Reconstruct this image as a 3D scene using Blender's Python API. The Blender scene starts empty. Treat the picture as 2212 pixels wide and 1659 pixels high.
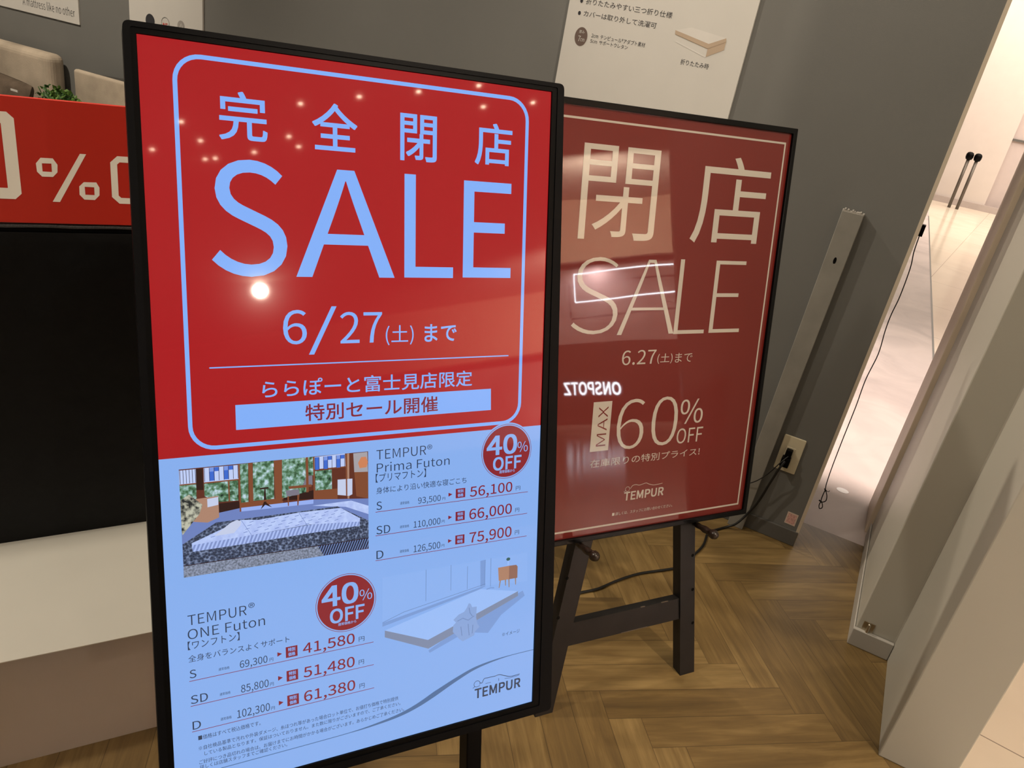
import bpy, math, os, random
from mathutils import Vector, Matrix
random.seed(7)
scene = bpy.context.scene
COL = scene.collection

# ------------------------------------------------------------------ camera
cam_data = bpy.data.cameras.new('camera')
cam_data.sensor_fit = 'HORIZONTAL'
cam_data.sensor_width = 36.0
cam_data.lens = 1657.115 / 2212 * 36
cam_data.clip_start = 0.02
cam = bpy.data.objects.new('camera', cam_data)
COL.objects.link(cam)
R0 = Vector((0.8692912886536566, 0.4657552225342986, 0.1655437348645094))
D0 = Vector((0.3344260636584966, -0.30754967323291843, -0.8908268105755508))
F0 = Vector((-0.3639943178357984, 0.8297501257465112, -0.4231109374701873))
cam.matrix_world = Matrix(((R0.x, -D0.x, -F0.x, 0), (R0.y, -D0.y, -F0.y, 0), (R0.z, -D0.z, -F0.z, 1.38), (0, 0, 0, 1)))
scene.camera = cam
scene.view_settings.view_transform = 'Standard'
scene.view_settings.look = 'None'
scene.view_settings.exposure = 0.0
scene.view_settings.gamma = 1.0
scene.view_settings.use_curve_mapping = False

# ------------------------------------------------------------------ world and lights
world = bpy.data.worlds.new('world')
scene.world = world
world.use_nodes = True
wb = world.node_tree.nodes['Background']
wb.inputs[0].default_value = (1.0, 0.88, 0.74, 1)
wb.inputs[1].default_value = 0.10

WARM = (1.0, 0.87, 0.70)

def spot(name, loc, target, energy, size=0.06, angle=80, blend=0.6, color=WARM):
    l = bpy.data.lights.new(name, 'SPOT')
    l.energy = energy; l.color = color; l.shadow_soft_size = size
    l.spot_size = math.radians(angle); l.spot_blend = blend
    o = bpy.data.objects.new(name, l); COL.objects.link(o)
    o.location = loc
    o.rotation_euler = (Vector(target) - Vector(loc)).to_track_quat('-Z', 'Y').to_euler()
    return o

def area(name, loc, target, energy, sx, sy, color=WARM):
    l = bpy.data.lights.new(name, 'AREA')
    l.shape = 'RECTANGLE'; l.size = sx; l.size_y = sy; l.energy = energy; l.color = color
    o = bpy.data.objects.new(name, l); COL.objects.link(o)
    o.location = loc
    o.rotation_euler = (Vector(target) - Vector(loc)).to_track_quat('-Z', 'Y').to_euler()
    return o

spot('track_spot_wall', (-2.3, 0.85, 3.05), (-0.4, 2.3, 0.7), 120, 0.05, 80)
spot('wall_washer', (-0.35, 1.72, 3.1), (-0.2, 2.3, 0.4), 35, 0.03, 75)
spot('track_spot_bed', (-3.3, 0.9, 3.1), (-3.7, 2.3, 0.9), 220, 0.06, 80, 0.9)
spot('track_spot_platform', (-2.0, -0.2, 3.1), (-1.2, 0.6, 0.3), 130, 0.10, 56)
spot('track_spot_display', (-1.4, -0.3, 3.1), (-0.2, 1.4, 0.2), 52, 0.10, 85)
spot('track_spot_pillar', (-2.2, 2.13, 2.9), (0.30, 2.0, 0.95), 190, 0.05, 42, 0.8)
spot('entrance_downlight', (1.7, 0.35, 3.15), (0.6, 1.4, 0.2), 200, 0.08, 95, color=(1.0, 0.84, 0.66))
spot('added_mall_spot', (-0.25, 2.777, 3.19), (0.1, 3.3, 0.0), 760, 0.012, 75, 0.7, (1.0, 0.86, 0.76))  # added spot above the shade box; draws the shadow edge in the gap
area('ceiling_fill_shop', (-0.8, 0.2, 3.15), (-0.8, 0.2, 0), 16, 2.4, 1.6, WARM)  # area light added as soft fill, not a fitted panel
spot('added_across_wash', (6.6, 1.2, 2.5), (9.0, 1.2, 2.9), 2000, 0.03, 150, 0.7, (1.0, 0.80, 0.62))  # added spot; brightens bulkhead and ceiling for the poster's reflection
spot('shop_across_interior', (9.3, 1.0, 2.3), (9.6, 1.0, 1.5), 300, 0.05, 160, 0.5, (1.0, 0.82, 0.80))
area('ceiling_fill_mall', (2.4, 11.4, 3.15), (2.4, 11.4, 0), 400, 6.0, 3.8, (1.0, 0.87, 0.74))  # added fill light that brightens the mall floor, not a fitted panel

# ------------------------------------------------------------------ lettering layouts, in metres on each sheet
SCREEN_TEXT = [
 ('完',0.0830,0.1369,-0.1038,0.0547,'B','w',0.0100),
 ('全',0.1917,0.2474,-0.1059,0.0555,'B','w',0.0100),
 ('閉',0.3056,0.3556,-0.1102,0.0581,'B','w',0.0100),
 ('店',0.4129,0.4687,-0.1073,0.0548,'B','w',0.0100),
 ('S',0.0691,0.1579,-0.2643,0.1390,'B','w',0.0000),
 ('A',0.1681,0.2973,-0.2637,0.1346,'B','w',0.0000),
 ('L',0.3110,0.3819,-0.2632,0.1353,'B','w',0.0000),
 ('E',0.3966,0.4716,-0.2623,0.1317,'B','w',0.0000),
 ('6',0.1502,0.1799,-0.3492,0.0439,'B','w',0.0000),
 ('/',0.1820,0.2187,-0.3630,0.0619,'B','w',0.0000),
 ('27',0.2231,0.2798,-0.3497,0.0412,'B','w',0.0000),
 ('(土)',0.2849,0.3246,-0.3541,0.0269,'B','w',0.0000),
 ('まで',0.3408,0.3881,-0.3507,0.0237,'B','w',0.0120),
 ('ららぽーと富士見店限定',0.1229,0.4136,-0.4164,0.0225,'B','w',0.0080),
 ('特別セール開催',0.1762,0.3610,-0.4502,0.0221,'B','r',0.0100),
 ('TEMPUR',0.2713,0.3441,-0.5117,0.0135,'C','k',-0.0060),
 ('®',0.3456,0.3532,-0.5044,0.0070,'B','k',0.0000),
 ('Prima Futon',0.2716,0.3802,-0.5301,0.0126,'C','k',-0.0060),
 ('【プリマフトン】',0.2701,0.3441,-0.5443,0.0126,'B','k',0.0000),
 ('身体により沿い快適な寝ごこち',0.2708,0.4073,-0.5608,0.0095,'B','k',0.0000),
 ('S',0.2710,0.2789,-0.5838,0.0116,'C','k',-0.0000),
 ('93,500',0.3324,0.3671,-0.5825,0.0088,'C','k',-0.0000),
 ('56,100',0.4134,0.4836,-0.5826,0.0149,'C','r',0.0060),
 ('通常価格',0.3054,0.3191,-0.5808,0.0044,'B','k',0.0000),
 ('円',0.3695,0.3742,-0.5820,0.0041,'B','k',0.0000),
 ('円',0.4899,0.4974,-0.5821,0.0064,'B','k',0.0000),
 ('SD',0.2708,0.2909,-0.6193,0.0117,'C','k',-0.0000),
 ('110,000',0.3258,0.3670,-0.6176,0.0095,'C','k',-0.0000),
 ('66,000',0.4131,0.4837,-0.6173,0.0154,'C','r',0.0060),
 ('通常価格',0.3051,0.3189,-0.6155,0.0042,'B','k',0.0000),
 ('円',0.3691,0.3735,-0.6168,0.0046,'B','k',0.0000),
 ('円',0.4897,0.4967,-0.6166,0.0063,'B','k',0.0000),
 ('D',0.2707,0.2809,-0.6556,0.0120,'C','k',-0.0000),
 ('126,500',0.3259,0.3671,-0.6544,0.0099,'C','k',-0.0000),
 ('75,900',0.4138,0.4842,-0.6540,0.0157,'C','r',0.0060),
 ('通常価格',0.3050,0.3188,-0.6522,0.0045,'B','k',0.0000),
 ('円',0.3690,0.3734,-0.6535,0.0043,'B','k',0.0000),
 ('円',0.4904,0.4974,-0.6528,0.0067,'B','k',0.0000),
 ('S',0.0231,0.0311,-0.7753,0.0111,'C','k',-0.0000),
 ('69,300',0.0844,0.1196,-0.7757,0.0099,'C','k',-0.0000),
 ('41,580',0.1666,0.2384,-0.7745,0.0147,'C','r',0.0060),
 ('通常価格',0.0579,0.0714,-0.7734,0.0041,'B','k',0.0000),
 ('円',0.1223,0.1271,-0.7755,0.0049,'B','k',0.0000),
 ('円',0.2446,0.2526,-0.7743,0.0071,'B','k',0.0000),
 ('SD',0.0231,0.0437,-0.8112,0.0114,'C','k',-0.0000),
 ('85,800',0.0848,0.1202,-0.8110,0.0105,'C','k',-0.0000),
 ('51,480',0.1668,0.2381,-0.8099,0.0149,'C','r',0.0060),
 ('通常価格',0.0581,0.0715,-0.8088,0.0041,'B','k',0.0000),
 ('円',0.1220,0.1268,-0.8111,0.0050,'B','k',0.0000),
 ('円',0.2443,0.2518,-0.8093,0.0069,'B','k',0.0000),
 ('D',0.0238,0.0339,-0.8477,0.0115,'C','k',-0.0000),
 ('102,300',0.0788,0.1209,-0.8463,0.0111,'C','k',-0.0000),
 ('61,380',0.1669,0.2386,-0.8458,0.0150,'C','r',0.0060),
 ('通常価格',0.0579,0.0717,-0.8445,0.0044,'B','k',0.0000),
 ('円',0.1225,0.1274,-0.8466,0.0050,'B','k',0.0000),
 ('円',0.2449,0.2524,-0.8463,0.0072,'B','k',0.0000),
 ('TEMPUR',0.0238,0.0951,-0.7031,0.0137,'C','k',-0.0060),
 ('®',0.0976,0.1053,-0.6944,0.0073,'B','k',0.0000),
 ('ONE Futon',0.0231,0.1178,-0.7220,0.0133,'C','k',-0.0060),
 ('【ワンフトン】',0.0225,0.0853,-0.7363,0.0117,'B','k',0.0000),
 ('全身をバランスよくサポート',0.0225,0.1490,-0.7534,0.0095,'B','k',0.0000),
 ('■価格はすべて税込価格です。',0.0299,0.1081,-0.8645,0.0067,'B','k',0.0000),
 ('※自社検品基準で汚れや外装ダメージ、糸ほつれ等があった場合ロット単位で、お値打ち価格で特別提供',0.0299,0.3030,-0.8793,0.0064,'B','k',0.0000),
 ('している製品となります。保証はついておりません。また数に限りがございますので、ご了承ください。',0.0366,0.3063,-0.8880,0.0060,'B','k',0.0000),
 ('ご好評につき品切れの場合は、お届けまでにお時間がかかる場合がございます。あらかじめご了承ください。',0.0298,0.3120,-0.8992,0.0063,'B','k',0.0000),
 ('詳しくは店舗スタッフまでご確認ください。',0.0302,0.1425,-0.9064,0.0060,'B','k',0.0000),
 ('※イメージ',0.4728,0.5036,-0.8164,0.0061,'B','k',0.0000),
 ('TEMPUR',0.4275,0.5072,-0.9100,0.0155,'C','k',0.0220),
]
PRICE_LINES = (((0.2698,-0.5878),(0.5110,-0.5857)),((0.2697,-0.6221),(0.5109,-0.6204)),((0.2695,-0.6591),(0.5111,-0.6565)),((0.0224,-0.7807),(0.2660,-0.7780)),((0.0226,-0.8153),(0.2662,-0.8132)),((0.0229,-0.8514),(0.2666,-0.8496)))
PRICE_BOXES = ((0.3907,-0.5821,0.4058,-0.5679),(0.3909,-0.6169,0.4056,-0.6029),(0.3909,-0.6531,0.4057,-0.6392),(0.1437,-0.7755,0.1593,-0.7599),(0.1440,-0.8103,0.1594,-0.7948),(0.1441,-0.8468,0.1597,-0.8311))
PRICE_ARROWS = ((0.3792,-0.5781,0.3855,-0.5723),(0.3793,-0.6127,0.3853,-0.6069),(0.3794,-0.6489,0.3855,-0.6430),(0.1326,-0.7709,0.1388,-0.7646),(0.1327,-0.8060,0.1390,-0.7992),(0.1328,-0.8425,0.1391,-0.8357))
BADGE_TEXT = ((('40',0.4400,0.4887,-0.5229,0.0290,'B','w',0.0220),('%',0.4904,0.5082,-0.5223,0.0161,'B','w',0.0000),('OFF',0.4505,0.4972,-0.5468,0.0198,'B','w',0.0220),('通常価格から',0.4607,0.4867,-0.5522,0.0047,'B','w',0.0100)),(('40',0.1939,0.2433,-0.7132,0.0297,'B','w',0.0220),('%',0.2459,0.2641,-0.7127,0.0160,'B','w',0.0000),('OFF',0.2045,0.2523,-0.7387,0.0204,'B','w',0.0220),('通常価格から',0.2152,0.2409,-0.7440,0.0042,'B','w',0.0100)))
PHOTO =  (0.0218,-0.6383,0.2596,-0.4987)
PHOTO_SHAPES = {
  'win0': ((0.0010,0.9910),(0.0810,0.9910),(0.0800,0.8570),(0.0000,0.8630)),
  'win1': ((0.1190,0.9930),(0.2900,0.9910),(0.2900,0.8540),(0.1180,0.8570)),
  'win2': ((0.6930,0.9950),(0.8650,1.0020),(0.8670,0.8670),(0.6930,0.8730)),
  'garden1': ((-0.0000,0.8540),(0.0800,0.8520),(0.0790,0.7030),(-0.0010,0.7200)),
  'garden2': ((0.1180,0.8490),(0.2870,0.8500),(0.2860,0.6570),(0.1890,0.6640),(0.1180,0.7330)),
  'garden3': ((0.2980,0.9950),(0.3410,0.9970),(0.3370,0.6310),(0.2990,0.6300)),
  'garden4': ((0.3650,0.9970),(0.4740,1.0030),(0.4710,0.6320),(0.3610,0.6360)),
  'garden5': ((0.5180,1.0000),(0.6480,1.0030),(0.6440,0.6150),(0.5130,0.6330)),
  'garden6': ((0.6580,1.0010),(0.6850,1.0020),(0.6860,0.8180),(0.6560,0.8230)),
  'garden7': ((0.6950,0.8570),(0.7890,0.8570),(0.7890,0.6620),(0.6960,0.6660)),
  'floorm': ((-0.0080,0.5290),(0.2980,0.5850),(0.6900,0.5790),(1.0000,0.5220),(0.9980,0.0070),(0.0000,-0.0070)),
  'rug': ((0.0010,0.3130),(0.1690,0.4760),(0.8190,0.4820),(0.9990,0.2960),(0.9990,0.1110),(0.0010,0.1060)),
  'rug2': ((0.6770,0.5200),(0.8980,0.5230),(1.0000,0.4470),(1.0000,0.3610),(0.8670,0.4660)),
  'mtop': ((0.0440,0.3110),(0.2960,0.4710),(0.3830,0.4500),(0.6020,0.4700),(0.8370,0.4630),(0.9500,0.3300),(0.9460,0.2980),(0.6520,0.3380),(0.3450,0.3120),(0.0520,0.2940)),
  'mside': ((0.0440,0.3110),(0.3450,0.3120),(0.6520,0.3330),(0.9500,0.3300),(0.9460,0.2550),(0.6510,0.2490),(0.3410,0.2370),(0.0500,0.2310)),
  'pillow': ((0.1560,0.3510),(0.2430,0.4580),(0.2750,0.4760),(0.2960,0.4560),(0.2900,0.4170),(0.2570,0.3550)),
  'beige': ((0.0010,0.1060),(0.7030,0.1090),(0.7370,0.0030),(0.0000,-0.0070)),
  'stripe': ((0.7030,0.1090),(0.9990,0.1110),(0.9980,0.0070),(0.7370,0.0030)),
  'cab': ((0.0260,0.7140),(0.1850,0.7230),(0.1860,0.5220),(0.1280,0.4860),(0.0220,0.5220)),
  'cabw': ((0.1300,0.7060),(0.1850,0.7140),(0.1840,0.6400),(0.1300,0.6280)),
  'cabk': ((0.1860,0.6500),(0.2940,0.6510),(0.2950,0.5360),(0.1860,0.5220)),
  'plant': ((-0.0010,0.7200),(0.0430,0.7680),(0.1060,0.6580),(0.0890,0.5740),(0.0670,0.5300),(0.0040,0.4000),(-0.0080,0.4320)),
  'vase': ((0.0370,0.5180),(0.0870,0.5060),(0.0880,0.4180),(0.0390,0.4110)),
  'tabletop': ((0.3960,0.7530),(0.4420,0.7540),(0.4420,0.7390),(0.3980,0.7380)),
  'tableleg': ((0.4200,0.7380),(0.4270,0.7370),(0.4290,0.6060),(0.4590,0.5540),(0.4230,0.5870),(0.3980,0.5470),(0.4150,0.6090)),
  'seat': ((0.5340,0.7000),(0.6040,0.7000),(0.6070,0.6440),(0.5380,0.6430)),
  'back': ((0.6220,0.7170),(0.6460,0.8200),(0.6800,0.8190),(0.6800,0.7260)),
  'arm': ((0.5480,0.7380),(0.6740,0.7330),(0.6740,0.7090),(0.5510,0.7120)),
  'leg1': ((0.5410,0.6420),(0.5500,0.6420),(0.5480,0.5490),(0.5430,0.5480)),
  'leg2': ((0.5950,0.6460),(0.6070,0.6460),(0.6000,0.5420),(0.5940,0.5420)),
  'lamp': ((0.8210,0.7500),(0.9060,0.7440),(0.9050,0.5860),(0.8860,0.5740),(0.8200,0.5980)),
  'lampR': ((0.9400,0.8950),(0.9580,0.9500),(0.9860,0.9500),(0.9980,0.8960),(0.9890,0.8440),(0.9490,0.8410)),
  'wallR': ((0.9130,0.9940),(0.9950,0.9960),(0.9980,0.7900),(0.9180,0.8050)),
  'cabR': ((0.9180,0.8050),(0.9990,0.7950),(0.9980,0.5230),(0.9290,0.5590)),
  'post1': ((0.0810,0.9910),(0.1140,0.9910),(0.1140,0.7920),(0.0800,0.7990)),
  'ph': ((0.4740,1.0030),(0.5170,1.0030),(0.5120,0.5360),(0.4780,0.5340)),
  'tatami': ((0.2980,0.5850),(0.6840,0.5810),(0.6830,0.5390),(0.2980,0.5500)),
  'wood1': ((0.2940,0.6310),(0.5180,0.6220),(0.5170,0.5560),(0.2980,0.5850)),
  'wood2': ((0.5130,0.6280),(0.6850,0.6740),(0.6840,0.5860),(0.5130,0.6080)),
  'wood3': ((0.6930,0.6670),(0.8200,0.6610),(0.8200,0.5510),(0.6900,0.5690)),
  'white': ((0.8890,1.0090),(0.8770,1.0110),(0.8770,0.5490),(0.8870,0.5470)),
}
POSTER_TEXT = [
 ('閉',-0.2313,-0.0520,1.0547,0.1765,'B','c',-0.0040),
 ('店',0.0418,0.2468,1.0562,0.1780,'B','c',-0.0040),
 ('S',-0.2313,-0.1225,0.8676,0.1531,'B','c',-0.0240),
 ('A',-0.1200,0.0259,0.8646,0.1536,'B','c',-0.0240),
 ('L',0.0257,0.1088,0.8634,0.1575,'B','c',-0.0220),
 ('E',0.1226,0.2103,0.8639,0.1563,'B','c',-0.0220),
 ('6.27',-0.1010,-0.0139,0.8007,0.0309,'B','c',0.0000),
 ('(土)',-0.0094,0.0310,0.7998,0.0221,'B','c',0.0000),
 ('まで',0.0383,0.0853,0.8011,0.0206,'B','c',-0.0050),
 ('60',-0.0983,0.0637,0.6156,0.1108,'B','c',-0.0140),
 ('%',0.0688,0.1341,0.6600,0.0562,'B','c',0.0000),
 ('OFF',0.0664,0.1400,0.6151,0.0351,'B','c',0.0000),
 ('在庫限りの特別プライス!',-0.1582,0.1379,0.5826,0.0177,'B','c',0.0000),
 ('TEMPUR',-0.0615,0.0455,0.4973,0.0190,'B','c',0.0220),
 ('■ 詳しくは、スタッフにお問い合わせください。',-0.0893,0.0755,0.4652,0.0076,'B','c',0.0000),
]
BAN_zero = ((0.0164,0.1678),(0.0250,0.1686),(0.0340,0.1585),(0.0343,0.0361),(0.0254,0.0261),(0.0025,0.0258),(0.0043,0.0441),(0.0158,0.0447),(0.0151,0.1491),(0.0146,0.1491))
BAN_o1 = ((0.0667,0.0980),(0.0845,0.0981),(0.0907,0.0879),(0.0898,0.0748),(0.0826,0.0666),(0.0666,0.0663),(0.0597,0.0742),(0.0592,0.0882))
BAN_o1i = ((0.0680,0.0888),(0.0818,0.0892),(0.0816,0.0750),(0.0679,0.0751))
BAN_sl = ((0.1254,0.1087),(0.1349,0.1087),(0.0898,0.0236),(0.0789,0.0236))
BAN_o2 = ((0.1283,0.0602),(0.1477,0.0608),(0.1522,0.0517),(0.1515,0.0380),(0.1438,0.0294),(0.1275,0.0295),(0.1205,0.0378),(0.1210,0.0525))
BAN_o2i = ((0.1293,0.0522),(0.1440,0.0520),(0.1438,0.0382),(0.1295,0.0382))
BAN_O = ((0.1807,0.1088),(0.2011,0.1086),(0.2007,0.0988),(0.1890,0.0980),(0.1816,0.0902),(0.1820,0.0432),(0.1895,0.0352),(0.2025,0.0358),(0.2020,0.0246),(0.1834,0.0243),(0.1717,0.0377),(0.1709,0.0968))
WALL_POSTER_TEXT = [
 ('折りたたみやすい三つ折り仕様',-1.0150,-0.7454,1.4575,0.0165,'B','k',0.0000),
 ('カバーは取り外して洗濯可',-1.0151,-0.7846,1.4249,0.0157,'B','k',0.0000),
 ('2cm  テンピュール®アダプト素材',-0.9769,-0.8057,1.3716,0.0125,'B','k',0.0000),
 ('5cm  サポートウレタン',-0.9778,-0.8563,1.3574,0.0112,'B','k',0.0000),
 ('折りたたみ時',-0.6898,-0.6062,1.3459,0.0147,'B','k',0.0000),
 ('7',-1.0187,-1.0106,1.3554,0.0152,'B','w',0.0000),
 ('cm',-1.0104,-0.9973,1.3561,0.0085,'B','w',0.0000),
 ('厚み',-1.0186,-1.0010,1.3777,0.0086,'B','w',0.0000),
]

# ------------------------------------------------------------------ materials
def lin(c):
    c = c / 255.0
    return c / 12.92 if c <= 0.04045 else ((c + 0.055) / 1.055) ** 2.4

def rgb(r, g, b):
    return (lin(r), lin(g), lin(b), 1.0)

def mat(name, col, rough=0.6, spec=0.5, metal=0.0, vary=0.06, scale=9.0, bump=0.0, bscale=120.0, coat=0.0, coat_rough=0.03, bdist=0.002):
    m = bpy.data.materials.new(name); m.use_nodes = True
    nt = m.node_tree; b = nt.nodes['Principled BSDF']
    b.inputs['Roughness'].default_value = rough
    b.inputs['Specular IOR Level'].default_value = spec
    b.inputs['Metallic'].default_value = metal
    b.inputs['Coat Weight'].default_value = coat
    b.inputs['Coat Roughness'].default_value = coat_rough
    tc = nt.nodes.new('ShaderNodeTexCoord')
    nz = nt.nodes.new('ShaderNodeTexNoise'); nz.inputs['Scale'].default_value = scale; nz.inputs['Detail'].default_value = 4
    nt.links.new(tc.outputs['Object'], nz.inputs['Vector'])
    rp = nt.nodes.new('ShaderNodeMapRange')
    rp.inputs['From Min'].default_value = 0.25; rp.inputs['From Max'].default_value = 0.75
    rp.inputs['To Min'].default_value = 1 - vary; rp.inputs['To Max'].default_value = 1 + vary
    nt.links.new(nz.outputs['Fac'], rp.inputs['Value'])
    mx = nt.nodes.new('ShaderNodeVectorMath'); mx.operation = 'SCALE'
    mx.inputs[0].default_value = col[:3]
    nt.links.new(rp.outputs[0], mx.inputs['Scale'])
    nt.links.new(mx.outputs[0], b.inputs['Base Color'])
    if bump:
        n2 = nt.nodes.new('ShaderNodeTexNoise'); n2.inputs['Scale'].default_value = bscale; n2.inputs['Detail'].default_value = 3
        nt.links.new(tc.outputs['Object'], n2.inputs['Vector'])
        bp = nt.nodes.new('ShaderNodeBump'); bp.inputs['Strength'].default_value = bump; bp.inputs['Distance'].default_value = bdist
        nt.links.new(n2.outputs['Fac'], bp.inputs['Height'])
        nt.links.new(bp.outputs['Normal'], b.inputs['Normal'])
    return m

def screen_mat(name, col, strength=1.0, tex=None):
    """A patch of a lit LCD panel under its matt-gloss front sheet."""
    m = bpy.data.materials.new(name); m.use_nodes = True
    nt = m.node_tree; b = nt.nodes['Principled BSDF']
    b.inputs['Base Color'].default_value = (0.008, 0.008, 0.009, 1)
    b.inputs['Roughness'].default_value = 0.035
    b.inputs['Specular IOR Level'].default_value = 0.3
    b.inputs['Coat Weight'].default_value = 0.15
    b.inputs['Coat Roughness'].default_value = 0.13
    b.inputs['Emission Color'].default_value = col
    b.inputs['Emission Strength'].default_value = strength
    if tex:
        kind, scale, cols = tex
        tc = nt.nodes.new('ShaderNodeTexCoord')
        if kind == 'noise':
            t = nt.nodes.new('ShaderNodeTexNoise'); t.inputs['Scale'].default_value = scale; t.inputs['Detail'].default_value = 5
            out = t.outputs['Fac']
        elif kind == 'voronoi':
            t = nt.nodes.new('ShaderNodeTexVoronoi'); t.inputs['Scale'].default_value = scale
            out = t.outputs['Distance']
        else:
            t = nt.nodes.new('ShaderNodeTexWave'); t.inputs['Scale'].default_value = scale; t.inputs['Distortion'].default_value = 0.6
            out = t.outputs['Fac']
        nt.links.new(tc.outputs['Object'], t.inputs['Vector'])
        cr = nt.nodes.new('ShaderNodeValToRGB')
        el = cr.color_ramp.elements
        while len(el) < len(cols): el.new(0.5)
        for e_, (p_, c_) in zip(el, cols):
            e_.position = p_; e_.color = c_
        nt.links.new(out, cr.inputs['Fac'])
        nt.links.new(cr.outputs['Color'], b.inputs['Emission Color'])
    return m

def lamp_mat(name, col, strength):
    m = bpy.data.materials.new(name); m.use_nodes = True
    b = m.node_tree.nodes['Principled BSDF']
    b.inputs['Base Color'].default_value = (0.8, 0.8, 0.8, 1)
    b.inputs['Emission Color'].default_value = col
    b.inputs['Emission Strength'].default_value = strength
    return m

def print_mat(name, col, rough=0.02, bump=0.0):
    """Printed paper under a thin, slightly wavy clear cover sheet."""
    m = mat(name, col, rough=0.6, spec=0.3, vary=0.02)
    nt = m.node_tree; b = nt.nodes['Principled BSDF']
    b.inputs['Coat Weight'].default_value = 1.0
    b.inputs['Coat Roughness'].default_value = rough
    b.inputs['Coat IOR'].default_value = 1.37
    tc = nt.nodes.new('ShaderNodeTexCoord')
    nz = nt.nodes.new('ShaderNodeTexNoise'); nz.inputs['Scale'].default_value = 3.5; nz.inputs['Detail'].default_value = 0.6
    nt.links.new(tc.outputs['Object'], nz.inputs['Vector'])
    bp = nt.nodes.new('ShaderNodeBump'); bp.inputs['Strength'].default_value = 0.2; bp.inputs['Distance'].default_value = 0.004
    nt.links.new(nz.outputs['Fac'], bp.inputs['Height'])
    nt.links.new(bp.outputs['Normal'], b.inputs['Coat Normal'])
    return m

# ------------------------------------------------------------------ mesh helpers
class Fr:
    """A flat frame: o + x u + y v + z n."""
    def __init__(s, o, u, v, n):
        s.o, s.u, s.v, s.n = Vector(o), Vector(u), Vector(v), Vector(n)
    def __call__(s, x, y, z=0.0):
        return s.o + s.u * x + s.v * y + s.n * z

WORLD = Fr((0, 0, 0), (1, 0, 0), (0, 1, 0), (0, 0, 1))

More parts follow.
